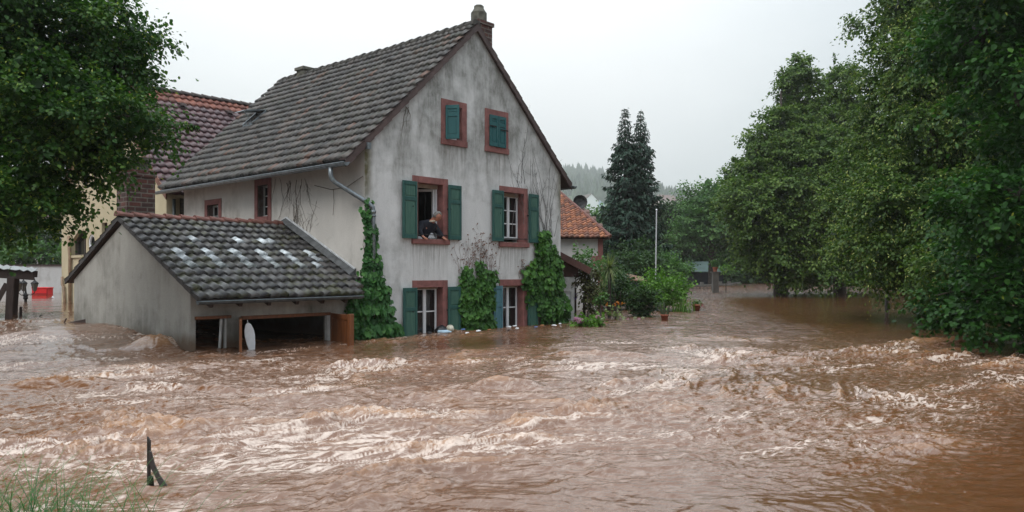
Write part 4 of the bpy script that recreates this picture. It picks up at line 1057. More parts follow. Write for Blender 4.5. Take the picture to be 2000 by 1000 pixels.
    sp = sp * (1 + .22 * n4)
    h = h + sp
    # water piling up, with froth, along the walls that stand in the current
    edge = np.zeros_like(x)
    for (pa_, pb_) in ((hw(-4.0, 0), hw(-3.0, 0)), (hw(-4.0, 0), hw(-4.0, 5.0)), (hw(-3.1, -.5), hw(-3.6, -.9)), (hw(-.9, 0), hw(-1.15, -1.05)), (hw(.2, -.4), hw(3.0, -.05)), (hw(3, -.05), hw(7.2, -.3))):
        dx, dy = pb_.x - pa_.x, pb_.y - pa_.y; tt = np.clip(((x - pa_.x) * dx + (y - pa_.y) * dy) / (dx * dx + dy * dy), 0, 1)
        dd = np.hypot(x - pa_.x - tt * dx, y - pa_.y - tt * dy); edge = np.maximum(edge, np.exp(-(dd / .16) ** 2))
    h = h + .03 * edge * (.5 + n4)
    # masks
    crest = np.clip(sstep(.45, .95, r1) * patch * T * .9 + sstep(.05, .16, sp) * .9 + .35 * sstep(.6, 1, r2) * T * patch, 0, 1) * sstep(.2, .6, T + sp * 3)
    # lacy foam trailing along the current
    fx = wx + .28 * fbm(wx * 1.3, wy * 1.3, 3, 101); fy = wy + .28 * fbm(wx * 1.3 + 7, wy * 1.3, 3, 103)
    fa = fx * ca + fy * sa; fc = -fx * sa + fy * ca
    lace = np.maximum(ridge(fbm(fa * .8, fc * 3.6, 3, 107), 6.5), np.maximum(1.0 * ridge(fbm(fa * 1.9, fc * 8.0, 3, 111), 4.6), .6 * ridge(fbm(fa * 5.0, fc * 15., 2, 115), 3.0)))
    fp = .26 + .74 * sstep(0.0, .42, fbm(fa * .38, fc * .85, 3, 113) + .25 * (T - .6))
    foam = np.clip(lace * fp * np.clip(T * 1.25 - .08, 0, 1) * 1.1 + .22 * sstep(.5, 1, r1) * patch * T * (n4 > 0) * sstep(0, .3, n4) + .55 * edge * sstep(-.1, .3, fbm(x * 3, y * 3, 3, 121)), 0, 1)
    return h, foam, crest, np.clip(T, 0, 1), channel
cols = np.concatenate([np.linspace(-3.2, -.78, 60)[:-1], np.linspace(-.78, .78, 1240), np.linspace(.78, 3.2, 60)[1:]])
inv = np.linspace(1 / 3.9, 1 / 70., 690)
rows = np.concatenate([np.linspace(.6, 3.85, 30), 1 / inv, np.geomspace(71, 150, 50)])
U, Yw = np.meshgrid(cols, rows); Xw = U * np.maximum(Yw, 3.0)
Zw, Fo, Cr, Tu, Ch = water(Xw, Yw)
Zw = Zw * np.where(Yw > 90, .25, 1)
V = np.stack([Xw, Yw, Zw], -1).reshape(-1, 3); nx = len(cols)
idx = np.arange(len(rows) - 1)[:, None] * nx + np.arange(nx - 1)[None]; Fq = np.stack([idx, idx + 1, idx + nx + 1, idx + nx], -1).reshape(-1, 4)
m, t, b = new_mat('muddy_flood_water')
oc = t.new('ShaderNodeTexCoord').outputs['Object']
foam = t.attr('foam').outputs['Fac']; crest = t.attr('crest').outputs['Fac']; tu = t.attr('turb').outputs['Fac']
warp = t.new('ShaderNodeVectorMath', {'operation': 'MULTIPLY_ADD'}, i0=t.new('ShaderNodeTexNoise', Vector=oc, Scale=2.2, Detail=3).outputs[1], i1=(.35, .35, .1), i2=oc).outputs[0]
fvec = t.mapv(t.mapv(warp, (1, 1, 1), rot=(0, 0, R(-38))), (1, 2.1, 1))
lace2 = t.noise(fvec, 9.0, 8, .72, .5)
micro = t.noise(t.mapv(warp, (1, 1.4, 1)), 22, 5, .65)
froth = t.rng(t.math('ADD', foam, t.math('MULTIPLY', t.math('SUBTRACT', lace2, .5), 1.5)), .34, .80)
froth = t.math('MULTIPLY', froth, t.rng(micro, .3, .55, .35, 1))
thin = t.math('MULTIPLY', t.rng(lace2, .46, .66), t.math('MULTIPLY', tu, .52))
ff = t.math('MAXIMUM', t.math('MULTIPLY', froth, t.rng(foam, .02, .2)), thin)
mud = t.mix(t.rng(t.noise(t.mapv(oc, (1, 1, 1)), .5, 4), .3, .7), (.100, .039, .015), (.130, .054, .023))
mud = t.mix(t.math('MULTIPLY', tu, .6), mud, (.185, .082, .038))
mud = t.mix(t.math('MULTIPLY', crest, t.rng(micro, .3, .6, .3, .95)), mud, (.36, .185, .085))
col = t.mix(t.math('MULTIPLY', ff, .80), mud, (.72, .60, .52))
t.put(b, 'Base Color', col)
t.put(b, 'Roughness', t.math('ADD', t.math('MULTIPLY', ff, .45), t.math('ADD', .035, t.math('MULTIPLY', tu, .07))))
b.inputs['IOR'].default_value = 1.56
bh_ = t.math('ADD', t.math('MULTIPLY', t.noise(t.mapv(warp, (1, 1.5, 1)), 9, 6, .62), t.math('MULTIPLY_ADD', tu, 1.0, .18)), t.math('MULTIPLY', ff, .25))
chn = t.attr('chan').outputs['Fac']
far_r = t.new('ShaderNodeBump', Height=t.noise(t.mapv(oc, (1, 1.9, 1)), 1.7, 4, .6), Strength=t.math('MULTIPLY', chn, 1.0), Distance=.30).outputs[0]
nb_ = t.new('ShaderNodeBump', Height=bh_, Strength=.55, Distance=.009); t.put(nb_, 'Normal', far_r)
t.put(b, 'Normal', nb_.outputs[0])
M_water = m
tag(np_mesh('water', V, Fq, M_water, attrs={'foam': Fo.ravel(), 'crest': Cr.ravel(), 'turb': Tu.ravel(), 'chan': Ch.ravel()}, smooth=True), kind='structure')
def wz(x, y): return float(water(np.array([float(x)]), np.array([float(y)]))[0][0])

#@@VEGETATION
# ------------------------------------------------------------------ foliage
def leaf_mesh(name, C, D, N, size, rnd, m, parent=None, width=.75, fold=.12):
    """C centres, D tip directions, N normals (n,3); size (n,)"""
    D = D / (np.linalg.norm(D, axis=1, keepdims=True) + 1e-9)
    Sd = np.cross(D, N); Sd /= (np.linalg.norm(Sd, axis=1, keepdims=True) + 1e-9); Nn = np.cross(Sd, D)
    s = size[:, None]; w_ = (width if np.isscalar(width) else width[:, None]) * s * .5
    v = np.stack([C, C + D * s * .3 + Sd * w_ + Nn * s * fold, C + D * s * .72 + Sd * w_ * .72 + Nn * s * fold * .6, C + D * s,
                  C + D * s * .72 - Sd * w_ * .72 + Nn * s * fold * .6, C + D * s * .3 - Sd * w_ + Nn * s * fold], 1)
    n = len(C); base = (np.arange(n) * 6)[:, None]
    f = np.concatenate([base + np.array([[0, 1, 2, 3]]), base + np.array([[0, 3, 4, 5]])], 0)
    return np_mesh(name, v.reshape(-1, 3), f, m, parent, {'rnd': np.repeat(rnd, 6)})
def spray_leaves(rg, Cc, Dc, Rc, n, size, droop=.5, elong=1.8, thick=.45, bract=.0, base=.18, var=.45, upn=.7):
    """leaves gathered in sprays: Cc cluster centres, Dc outward directions, Rc radii"""
    k = len(Cc); T = k * n
    c = np.repeat(Cc, n, 0); d = np.repeat(Dc, n, 0); r = np.repeat(Rc, n)[:, None]
    up = np.array([0, 0, 1.0]); side = np.cross(d, up); side /= (np.linalg.norm(side, axis=1, keepdims=True) + 1e-6)
    nn = np.cross(side, d)
    a = rg.normal(0, .45, (T, 1)); bq = rg.normal(0, .45, (T, 1)); e = rg.normal(0, .45, (T, 1)) * thick
    taper = np.clip(1.0 - .35 * a, .3, 1.5)
    P = c + r * (d * a * elong + side * bq * taper + nn * e)
    P[:, 2:3] -= droop * r * np.clip(a + .3, 0, 3) ** 2 * .8
    rnd3 = rg.normal(0, 1, (T, 3))
    D = d * .6 + side * bq * 1.2 + rnd3 * .45 + up * (-.35 - droop * .5)
    N = up * upn + d * .35 + nn * .3 + rg.normal(0, .42, (T, 3))
    cl = np.repeat(rg.random(k), n)
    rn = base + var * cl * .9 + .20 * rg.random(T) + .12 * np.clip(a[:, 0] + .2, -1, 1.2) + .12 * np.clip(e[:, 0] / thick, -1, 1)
    sz = size * rg.uniform(.65, 1.25, T); wd = np.full(T, .8)
    if bract:
        q = rg.random(T) < bract; rn = np.where(q, 1.0, np.clip(rn, 0, .93)); wd = np.where(q, .38, wd); sz = np.where(q, sz * .85, sz)
    return P, D, N, sz, np.clip(rn, 0, 1), wd
def lobe_clusters(rg, lobes, dens, rc, lo=.72, hi=1.03, back=.55, topb=False):
    Cc, Dc, Rc = [], [], []
    L = [(np.array(c, float), np.array(r, float)) for c, r in lobes]
    for li, (c, r) in enumerate(L):
        area = 4 * math.pi * ((r[0] * r[1]) ** 1.6 / 3 + (r[0] * r[2]) ** 1.6 / 3 + (r[1] * r[2]) ** 1.6 / 3) ** (1 / 1.6)
        n = int(area * dens)
        g = rg.normal(0, 1, (n, 3)); g /= np.linalg.norm(g, axis=1, keepdims=True)
        bump = 1 + .16 * perlin(g[:, 0] * 2.2 + li * 7, g[:, 2] * 2.2 + g[:, 1], 5 + li)
        P = c + g * r * (rg.uniform(lo, hi, n) * bump)[:, None]
        dd = g / r; dd /= np.linalg.norm(dd, axis=1, keepdims=True)
        keep = ~((g[:, 1] > .25) & (rg.random(n) > back))
        if topb: keep &= ~((g[:, 2] < -.1) & (rg.random(n) > .42))
        for lj, (c2, r2) in enumerate(L):
            if lj != li: keep &= (((P - c2) / r2) ** 2).sum(1) > .62
        Cc.append(P[keep]); Dc.append(dd[keep]); Rc.append(np.full(keep.sum(), rc) * rg.uniform(.7, 1.3, keep.sum()))
    return np.vstack(Cc), np.vstack(Dc), np.concatenate(Rc)
def core_leaves(rg, lobes, dens, size):
    Ps = []
    for c, r in lobes:
        n = int(4.19 * r[0] * r[1] * r[2] * dens); g = rg.normal(0, 1, (n, 3)); g /= np.linalg.norm(g, axis=1, keepdims=True)
        Ps.append(np.array(c) + g * np.array(r) * (rg.uniform(.25, .80, n) ** .6)[:, None] * .92)
    P = np.vstack(Ps); n = len(P)
    return P, rg.normal(0, 1, (n, 3)), rg.normal(0, 1, (n, 3)), np.full(n, size) * rg.uniform(.7, 1.3, n), rg.random(n) * .3, np.full(n, .9)  # inner leaves take only dark tones: crown shade put into their colour
def expand(rg, lobes, k=13, f=.36, flat=.72):
    """every lobe carries smaller leafy boughs on its surface"""
    out = []
    for c, r in lobes:
        n = 0; m = k * 1.0
        ph = rg.uniform(0, 6)
        for i in range(int(m)):
            z = 1 - 2 * (i + .5) / m; t = ph + i * 2.399963; q = math.sqrt(1 - z * z)
            g = np.array([q * math.cos(t), q * math.sin(t), z]) + rg.normal(0, .12, 3)
            fr = f * rg.uniform(.75, 1.25)
            out.append((tuple(np.array(c) + g * np.array(r) * rg.uniform(.58, .80)), (r[0] * fr * 1.1, r[1] * fr, r[2] * fr * flat if r[2] < 2 * r[0] else r[0] * fr)))
    return out
def merge(*gs): return [np.concatenate([g[i] for g in gs], 0) for i in range(6)]
def limb(mb, a, b, r0, r1, rg, n=6, wob=.06):
    a, b = Vector(a), Vector(b); L = (b - a).length; pts = []; rs = []
    for i in range(n + 1):
        t = i / n; p = a.lerp(b, t) + Vector(rg.normal(0, wob * L * math.sin(math.pi * t) * .6, 3)); p.z += .10 * L * math.sin(math.pi * t) * (1 if b.z > a.z else .4)
        pts.append(p); rs.append(r0 + (r1 - r0) * t)
    mb.tube(pts, rs, 7)
def tree(name, label, cat, base, lobes, seed, lm, size=.12, dens=1.2, rc=.6, n=38, trunk=.25, coreD=1.0, coreS=.35, droop=.6, bract=.08, group=None, th=None, base_=.16, var=.45, lo=.72, back=.5, elong=1.8, upn=.7, extra=None, tb=M_bark, sub=0):
    rg = np.random.default_rng(seed); bx, by, bz = base
    root = empty(name, (bx, by, bz), 0, label, cat, group)
    off = np.array([bx, by, bz])
    lo_ = [(np.array(c) - off, r) for c, r in lobes]
    Cc, Dc, Rc = lobe_clusters(rg, expand(rg, lo_, sub) if sub else lo_, dens, rc, lo=lo, back=back, topb=bool(sub))
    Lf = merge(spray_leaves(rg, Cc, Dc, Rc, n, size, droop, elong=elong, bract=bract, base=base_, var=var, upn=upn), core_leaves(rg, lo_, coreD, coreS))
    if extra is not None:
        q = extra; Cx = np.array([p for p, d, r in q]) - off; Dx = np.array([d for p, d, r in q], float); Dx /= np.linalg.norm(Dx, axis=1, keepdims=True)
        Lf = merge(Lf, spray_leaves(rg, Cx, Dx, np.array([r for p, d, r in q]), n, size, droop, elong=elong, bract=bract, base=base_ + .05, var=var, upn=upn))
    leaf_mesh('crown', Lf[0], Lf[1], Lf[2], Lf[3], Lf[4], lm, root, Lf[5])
    mb = MB(); top = max(c[2] + r[2] * .05 for c, r in lo_); tx = np.mean([c[0] for c, r in lo_]); ty = np.mean([c[1] for c, r in lo_])
    pts = [Vector((0, 0, -1.4)), Vector((0, 0, .4)), Vector((tx * .15, ty * .15, top * .3)), Vector((tx * .4, ty * .4, top * .6)), Vector((tx * .7, ty * .7, top))]
    mb.tube(pts, [trunk * 1.25, trunk, trunk * .8, trunk * .5, trunk * .12], 10)
    for c, r in lo_:
        z0 = max(.8, c[2] * .55); q = min(.9, z0 / max(top, .1)); p0 = Vector((tx * q * .5, ty * q * .5, z0))
        limb(mb, p0, c, trunk * .38, trunk * .1, rg)
        for _ in range(3):
            g = rg.normal(0, 1, 3); g /= np.linalg.norm(g); limb(mb, c, c + g * np.array(r) * .85, trunk * .12, trunk * .03, rg, 4)
    mb.build('trunk', tb, root, True)
    return root
def lobe(px, py, Y, rx, ry, rz): return (tuple(Pt(px, py, Y)), (rx, ry, rz))
# big lime trees on the right
GT = 'tall lime trees standing in the flood'
tree('lime_tree', 'bushy lime tree with pointed top, the middle tree of the right bank', 'tree', (Pt(1525, 530, 50).x, 50, 0), [
    lobe(1562, 190, 50, 1.5, 1.8, 2.6), lobe(1545, 260, 49.5, 2.4, 2.4, 2.2), lobe(1500, 335, 49, 2.5, 2.5, 2.2), lobe(1575, 330, 48, 2.7, 2.8, 3.2),
    lobe(1458, 400, 49, 1.7, 2.2, 1.9), lobe(1520, 430, 47.5, 3.0, 3, 3.0), lobe(1600, 430, 47, 2.6, 3, 3.4), lobe(1495, 490, 48, 1.9, 2.4, 1.7), lobe(1555, 510, 47, 2.7, 2.6, 1.6), lobe(1450, 350, 50, 1.0, 1.4, 1.4)],
    101, L_limefar, sub=17, size=.165, dens=4.2, rc=.42, n=46, trunk=.45, coreD=4.0, coreS=.5, droop=.75, bract=.05, group=GT, lo=.74,
    extra=[(Pt(1552, 112, 50), (-.1, 0, 1), .4), (Pt(1580, 118, 50), (.2, 0, 1), .35), (Pt(1525, 150, 50), (-.5, 0, 1), .4), (Pt(1478, 225, 50), (-1, 0, .3), .4), (Pt(1490, 215, 50), (-1, 0, .5), .45), (Pt(1545, 130, 50), (0, 0, 1), .45), (Pt(1568, 130, 50), (0, 0, 1), .45)])
tree('lime_tree', 'lime tree with a second narrower top, just behind and right of the middle one', 'tree', (Pt(1640, 530, 53).x, 53, 0), [
    lobe(1640, 180, 53, 1.3, 1.6, 2.2), lobe(1655, 260, 53, 2.4, 2.2, 2.8), lobe(1650, 360, 52, 3.0, 2.5, 3.2), lobe(1660, 460, 51, 3.0, 2.6, 3.0), lobe(1690, 330, 53, 2.5, 2.5, 3)],
    102, L_limefar, sub=17, size=.165, dens=3.9, rc=.42, n=44, trunk=.42, coreD=3.5, coreS=.5, droop=.75, bract=.05, group=GT,
    extra=[(Pt(1630, 112, 53), (0, 0, 1), .4), (Pt(1655, 125, 53), (.2, 0, 1), .4), (Pt(1618, 150, 53), (-.4, 0, 1), .4)])
tree('lime_tree', 'huge lime tree with hanging pale blossom, overhanging the water right of the middle trees', 'tree', (Pt(1830, 530, 27).x, 27, 0), [
    lobe(1800, 20, 26, 1.8, 2.4, 2.4), lobe(1775, 130, 25.5, 1.3, 2.0, 1.9), lobe(1860, 140, 24, 2.3, 2.2, 2.6), lobe(1745, 250, 26, 1.1, 2.0, 1.8), lobe(1840, 300, 23.5, 2.0, 2.2, 2.4),
    lobe(1720, 370, 26, 1.5, 2.2, 1.8), lobe(1800, 430, 23, 2.1, 2.2, 2.0), lobe(1700, 460, 25.5, 1.35, 1.8, 1.35), lobe(1775, 510, 23, 1.5, 1.6, 1.05), lobe(1860, 540, 20, 1.1, 1.6, 1.15), lobe(1900, 250, 25, 2.8, 2.6, 4), lobe(1950, 20, 26, 3.5, 3, 3.5), lobe(1880, 420, 25, 2.5, 2.5, 3)],
    103, L_lime, sub=15, size=.098, dens=10.5, rc=.27, n=38, trunk=.5, coreD=4.5, coreS=.30, droop=.95, bract=.13, group=GT, lo=.74, elong=2.0, back=.3,
    extra=[(Pt(1690, 28, 26), (-1, 0, .2), .3), (Pt(1682, 55, 26), (-1, 0, .1), .3), (Pt(1688, 100, 26), (-1, 0, .2), .3), (Pt(1700, 155, 26), (-1, 0, 0), .3), (Pt(1640, 240, 26), (-1, 0, .1), .35), (Pt(1665, 245, 26), (-1, 0, .1), .35), (Pt(1660, 530, 25), (-1, 0, -.4), .3), (Pt(1720, 560, 23), (-.6, 0, -.7), .35), (Pt(1745, 555, 23), (-.3, 0, -.8), .35)])
tree('maple_tree', 'dark maple tree with broad leaves, reaching down to the water at the right edge', 'tree', (Pt(2120, 530, 18.5).x, 18.5, 0), [
    lobe(1925, 60, 15.5, 1.0, 1.3, 1.3), lobe(1860, 90, 16.5, .65, 1.0, .7), lobe(1985, 200, 14.5, .9, 1.2, 1.2), lobe(1990, 390, 14.0, .95, 1.2, .75), lobe(1890, 395, 15.5, .75, 1.1, .52), lobe(1910, 570, 15.8, .80, 1.2, .85),
    lobe(1985, 590, 14.5, 1.1, 1.3, .95), lobe(2090, 100, 16, 2.0, 2, 3), lobe(2080, 400, 15.5, 1.4, 2.0, 2.6), lobe(1960, 480, 17.5, 1.3, 1.2, 1.5), lobe(1850, 600, 16.6, .55, .9, .55), lobe(2150, 560, 15, 1.8, 2, 2), lobe(1980, -60, 15, 1.6, 1.6, 1.6)],
    104, L_maple, sub=12, size=.108, dens=10.0, rc=.25, n=32, trunk=.35, coreD=4, coreS=.26, droop=.5, bract=.015, lo=.72, base_=.05, var=.4, upn=1.0, back=.3)
# background trees
tree('walnut_tree', 'rounded fresh green tree beyond the far huts, left of the middle lime tree', 'tree', (Pt(1390, 530, 85).x, 85, 0), [
    lobe(1400, 400, 85, 3.4, 3, 3.2), lobe(1365, 430, 84, 2.6, 2.5, 2.8), lobe(1415, 455, 83, 3.2, 2.5, 2.2), lobe(1345, 462, 84, 2.0, 2, 1.8), lobe(1375, 390, 86, 2.2, 2, 1.8), lobe(1430, 440, 84, 3, 3, 4)],
    105, L_mid, sub=12, size=.26, dens=1.3, rc=.8, n=48, trunk=.4, coreD=.35, coreS=1.1, droop=.4, bract=0)
tree('dark_tree', 'dark tree behind the flagpole, between the spruces and the fresh green tree', 'tree', (Pt(1310, 530, 95).x, 95, 0), [
    lobe(1320, 425, 95, 2.6, 2.5, 2.4), lobe(1295, 440, 95, 2.4, 2.5, 2.4), lobe(1305, 480, 94, 3.2, 2.5, 2.6), lobe(1345, 470, 96, 3, 2, 4), lobe(1275, 450, 96, 2, 2, 2)],
    106, L_dgreen, sub=12, size=.30, dens=1.2, rc=.8, n=46, trunk=.4, coreD=.35, coreS=1.1, droop=.4, bract=0)
tree('meadow_tree', 'small light green tree in front of the hillside, left of the spruces', 'tree', (Pt(1165, 530, 120).x, 120, 0), [lobe(1168, 435, 120, 3.0, 3, 1.6), lobe(1185, 445, 120, 3.6, 3, 2.4), lobe(1150, 460, 120, 4, 3, 2.6)],
    107, L_mid, size=.5, dens=.6, rc=1.2, n=30, trunk=.3, coreD=.2, coreS=1.2, droop=.3, bract=0)
# far bank woods filling the end of the river
for i, (px_, py_, Y_, r_, lab) in enumerate([(1450, 470, 100, 6, 'dark round tree at the far end of the river, left of three'), (1530, 460, 105, 7, 'dark round tree at the far end of the river, hidden behind the lime trees'), (1640, 450, 110, 8, 'large dark tree far behind the two limes'), (1760, 440, 90, 8, 'large dark tree far behind the overhanging lime'), (1900, 420, 70, 7, 'large dark tree behind the maple'), (2060, 400, 60, 8, 'large dark tree outside the right edge behind the maple')]):
    c_ = Pt(px_, py_, Y_)
    tree('background_tree', lab, 'tree', (c_.x, Y_, 0), [(tuple(c_), (r_, r_ * .7, r_ * .9)), ((c_.x, Y_, c_.z - r_ * .5), (r_ * 1.1, r_ * .8, r_ * .6)), ((c_.x, Y_, 1.6), (r_ * 1.25, r_ * .8, 2.4))],
         200 + i, L_dgreen, size=.55, dens=.45, rc=1.4, n=30, trunk=.4, coreD=.12, coreS=1.6, droop=.3, bract=0, group='dark trees on the far bank')

# near lime tree on the left, its branches hanging into the picture
GL = 12.5
tree('lime_tree', 'near lime tree whose branches hang in front of the cream building', 'tree', (Pt(-260, 530, 13.5).x, 13.5, 0), [
    lobe(60, 30, 12.5, 1.5, 1.5, 1.1), lobe(200, 60, 13, .9, 1.1, .62), lobe(-60, 200, 13, 1.7, 1.6, 2.0), lobe(100, 190, 12.0, 1.0, 1.3, .85), lobe(230, 150, 13, .70, 1.0, .45), lobe(215, 235, 12.4, .88, 1.2, .50),
    lobe(95, 300, 12.2, 1.0, 1.2, .75), lobe(195, 300, 12.6, .48, .8, .42), lobe(5, 395, 11.8, .95, 1.0, .60), lobe(110, 395, 12.4, .45, .6, .36), lobe(-80, 60, 12, 1.5, 1.5, 1.6)],
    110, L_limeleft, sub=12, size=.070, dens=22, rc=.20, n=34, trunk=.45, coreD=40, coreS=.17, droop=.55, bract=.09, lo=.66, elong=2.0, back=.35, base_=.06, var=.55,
    extra=[(Pt(290, 60, 13), (1, 0, -.15), .20), (Pt(320, 78, 13), (1, 0, -.35), .17), (Pt(342, 92, 13), (1, 0, -.5), .12), (Pt(270, 70, 13), (1, 0, 0), .2), (Pt(300, 130, 13), (1, 0, -.5), .2), (Pt(310, 165, 13), (1, 0, -.8), .16),
           (Pt(300, 225, 12.5), (1, 0, -.2), .22), (Pt(335, 238, 12.5), (1, 0, -.1), .17), (Pt(362, 243, 12.5), (1, 0, 0), .13), (Pt(376, 246, 12.5), (1, 0, 0), .08), (Pt(350, 240, 12.5), (1, 0, 0), .15), (Pt(320, 250, 12.5), (1, 0, -.4), .2), (Pt(290, 260, 12.5), (.6, 0, -.8), .25), (Pt(240, 20, 13), (1, 0, .1), .22), (Pt(240, 305, 12.5), (.5, 0, -1), .25), (Pt(235, 340, 12.5), (.4, 0, -1), .22),
           (Pt(150, 415, 12.4), (.3, 0, -1), .16), (Pt(165, 430, 12.4), (.2, 0, -1), .12), (Pt(110, 445, 12.4), (-.2, 0, -1), .12), (Pt(60, 460, 12), (0, 0, -1), .15), (Pt(20, 465, 12), (0, 0, -1), .15)])
# greenery behind the boundary wall
for i, (px_, py_, Y_, r_, lab) in enumerate([(20, 492, 48, 1.5, 'leafy shrub behind the boundary wall, leftmost'), (62, 498, 49, 1.4, 'leafy shrub behind the boundary wall, above the red box'), (100, 500, 49, 1.2, 'leafy shrub behind the boundary wall, next to the cream building'), (-40, 480, 50, 2.2, 'tall shrub behind the boundary wall outside the left edge')]):
    c_ = Pt(px_, py_, Y_); tree('wall_shrub', lab, 'shrub', (c_.x, Y_, 0), [(tuple(c_), (r_, 1.0, .75))], 300 + i, L_mid if i != 1 else L_dgreen, size=.2, dens=3, rc=.4, n=24, trunk=.08, coreD=2, coreS=.4, droop=.4, bract=0, group='shrubs behind the boundary wall')
for i, (px_, py_, Y_, r_) in enumerate([(25, 455, 66, 2.5), (110, 462, 64, 2.0), (-30, 430, 68, 4)]):
    c_ = Pt(px_, py_, Y_); tree('dark_garden_tree', ['dark tree beyond the boundary wall near the left edge', 'dark tree beyond the boundary wall near the cream building', 'large dark tree beyond the boundary wall outside the left edge'][i], 'tree', (c_.x, Y_, 0), [(tuple(c_), (r_, 1.5, r_ * .8))], 320 + i, L_dgreen, size=.3, dens=1.6, rc=.6, n=24, trunk=.2, coreD=.8, coreS=.7, droop=.4, bract=0, group='dark trees beyond the boundary wall')

# spruces ------------------------------------------------------------
def spruce(px, Y, H_, rad, seed, label):
    rg = np.random.default_rng(seed); b = Pt(px, 530, Y)
    root = empty('spruce', (b.x, b.y, 0), 0, label, 'spruce', 'pair of blue spruces')
    P, D, N, sz, rn, wd = [], [], [], [], [], []
    br = MB()
    z = .8
    while z < H_ - .04:
        f = 1 - z / H_; nb = int(6 + 7 * f); ph = rg.uniform(0, 6)
        prof = rad * (min(1, f * 1.30 + .04) ** 1.05) * (1 + .12 * math.sin(z * 1.9 + seed) + .10 * math.sin(z * 4.3))
        for i in range(nb):
            t = ph + 2 * math.pi * i / nb + rg.normal(0, .2); L = prof * rg.uniform(.42, 1.22) + .10 * min(1, f * 9) + .02
            d = np.array([math.cos(t), math.sin(t), 0]); 
            rise = .12 * L; 
            m_ = int(5 + 9 * min(1, f * 6) + 46 * L / rad) ; u = rg.uniform(.12, 1, m_) ** .7
            p = np.array([0, 0, z]) + d * (u * L)[:, None]; p[:, 2] += -.50 * L * u ** 1.2 + .30 * L * u ** 4 + rg.normal(0, .05, m_)
            sd = np.array([-d[1], d[0], 0]); lat = rg.normal(0, .20, m_) * (.3 + .5 * L * (1 - u * .6)); p = p + sd * lat[:, None]
            p[:, 2] -= np.abs(lat) * .5
            P.append(p); D.append(d * .55 + sd * (np.sign(lat) * .5)[:, None] + np.array([0, 0, -1]) * rg.uniform(.2, 1.0, m_)[:, None] + rg.normal(0, .2, (m_, 3)))
            N.append(np.tile([0, 0, 1.0], (m_, 1)) + d * .5 + rg.normal(0, .4, (m_, 3)))
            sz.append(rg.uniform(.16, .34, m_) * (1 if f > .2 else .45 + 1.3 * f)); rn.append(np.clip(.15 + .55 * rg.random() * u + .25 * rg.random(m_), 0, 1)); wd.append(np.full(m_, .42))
            br.tube([(0, 0, z), tuple(d * L * .5 + np.array([0, 0, z - .22 * L])), tuple(d * L * .9 + np.array([0, 0, z - .45 * L]))], [.03, .02, .008], 4, False)
        z += rg.uniform(.20, .36) * (1 if f > .3 else .75)
    leaf_mesh('crown', np.vstack(P), np.vstack(D), np.vstack(N), np.concatenate(sz), np.concatenate(rn), L_spruce, root, np.concatenate(wd))
    MB().tube([(0, 0, -1), (0, 0, H_ * .5), (0, 0, H_ - .35)], [.2, .12, .015], 8).build('trunk', M_bark, root, True)
    br.build('branches', M_bark, root)
    return root
spruce(1221, 49, 1.5 + 320 / F * 49 + .1, 2.15, 5, 'left spruce of the dark pair with needle sharp top')
spruce(1251, 50, 1.5 + 316 / F * 50 + .1, 2.05, 8, 'right spruce of the dark pair, behind the flagpole')

# garden plants ------------------------------------------------------
def bush(name, label, cat, px, py, Y, rx, ry, rz, seed, lm, size=.07, dens=14, rc=.16, n=24, core=10, cs=.12, droop=.2, bract=0, base_=.2, group=None, elong=1.6, upn=.7, zb=0, lobes=None):
    c_ = Pt(px, py, Y)
    L = [(tuple(c_), (rx, ry, rz))] if lobes is None else lobes
    return tree(name, label, cat, (c_.x, c_.y, zb), L, seed, lm, size=size, dens=dens, rc=rc, n=n, trunk=.03, coreD=core, coreS=cs, droop=droop, bract=bract, base_=base_, group=group, elong=elong, upn=upn)
bush('round_shrub', 'rounded dark conifer-like shrub standing in the water left of the cactus pot', 'shrub', 1256, 590, 26, .44, .42, .46, 401, L_dgreen, size=.075, dens=70, rc=.10, n=22, droop=-.7, elong=2.4)
bush('bright_shrub', 'big bright green shrub behind the round dark one', 'shrub', 1300, 562, 30, .74, .6, .5, 402, L_bright, size=.10, dens=26, rc=.2, n=22, droop=-.2, lobes=[lobe(1285, 556, 30, .55, .5, .42), lobe(1318, 562, 30, .50, .5, .38), lobe(1300, 575, 29.5, .7, .5, .35)])
bush('leafy_shrub', 'light green bush behind the bright shrub, right of the flagpole', 'shrub', 1300, 515, 45, .9, .7, .5, 403, L_mid, size=.13, dens=12, rc=.25, n=22, droop=0, lobes=[lobe(1295, 512, 45, .8, .6, .45), lobe(1325, 524, 44, .8, .6, .35)])
bush('laurel_shrub', 'tall dark green shrub under the spruces left of the rusty roofed shed', 'shrub', 1195, 552, 30, .7, .6, .5, 404, L_dgreen, size=.11, dens=22, rc=.22, n=22, droop=.2, lobes=[lobe(1195, 560, 30, .62, .5, .42), lobe(1175, 575, 29, .4, .4, .25), lobe(1213, 548, 31, .35, .4, .4), lobe(1220, 575, 31, .45, .5, .35)])
bush('small_leaved_shrub', 'green shrub in front of the white outbuilding wall, above the climber', 'shrub', 1140, 505, 27, .5, .4, .35, 405, L_mid, size=.10, dens=16, rc=.18, n=16, droop=.1, lobes=[lobe(1130, 498, 27, .28, .3, .20), lobe(1150, 510, 27, .45, .35, .28), lobe(1170, 530, 27.5, .4, .35, .35), lobe(1158, 492, 28, .2, .2, .18)])
bush('spreading_shrub', 'mid green shrub below the spruces near the outbuilding roof', 'shrub', 1215, 515, 40, 1.4, .9, .8, 406, L_dgreen, size=.15, dens=8, rc=.3, n=22, droop=.4, lobes=[lobe(1215, 520, 40, .9, .8, .7), lobe(1190, 545, 38, .8, .7, .5), lobe(1265, 520, 42, .8, .8, .7), lobe(1245, 500, 44, 1.2, .8, 1)])
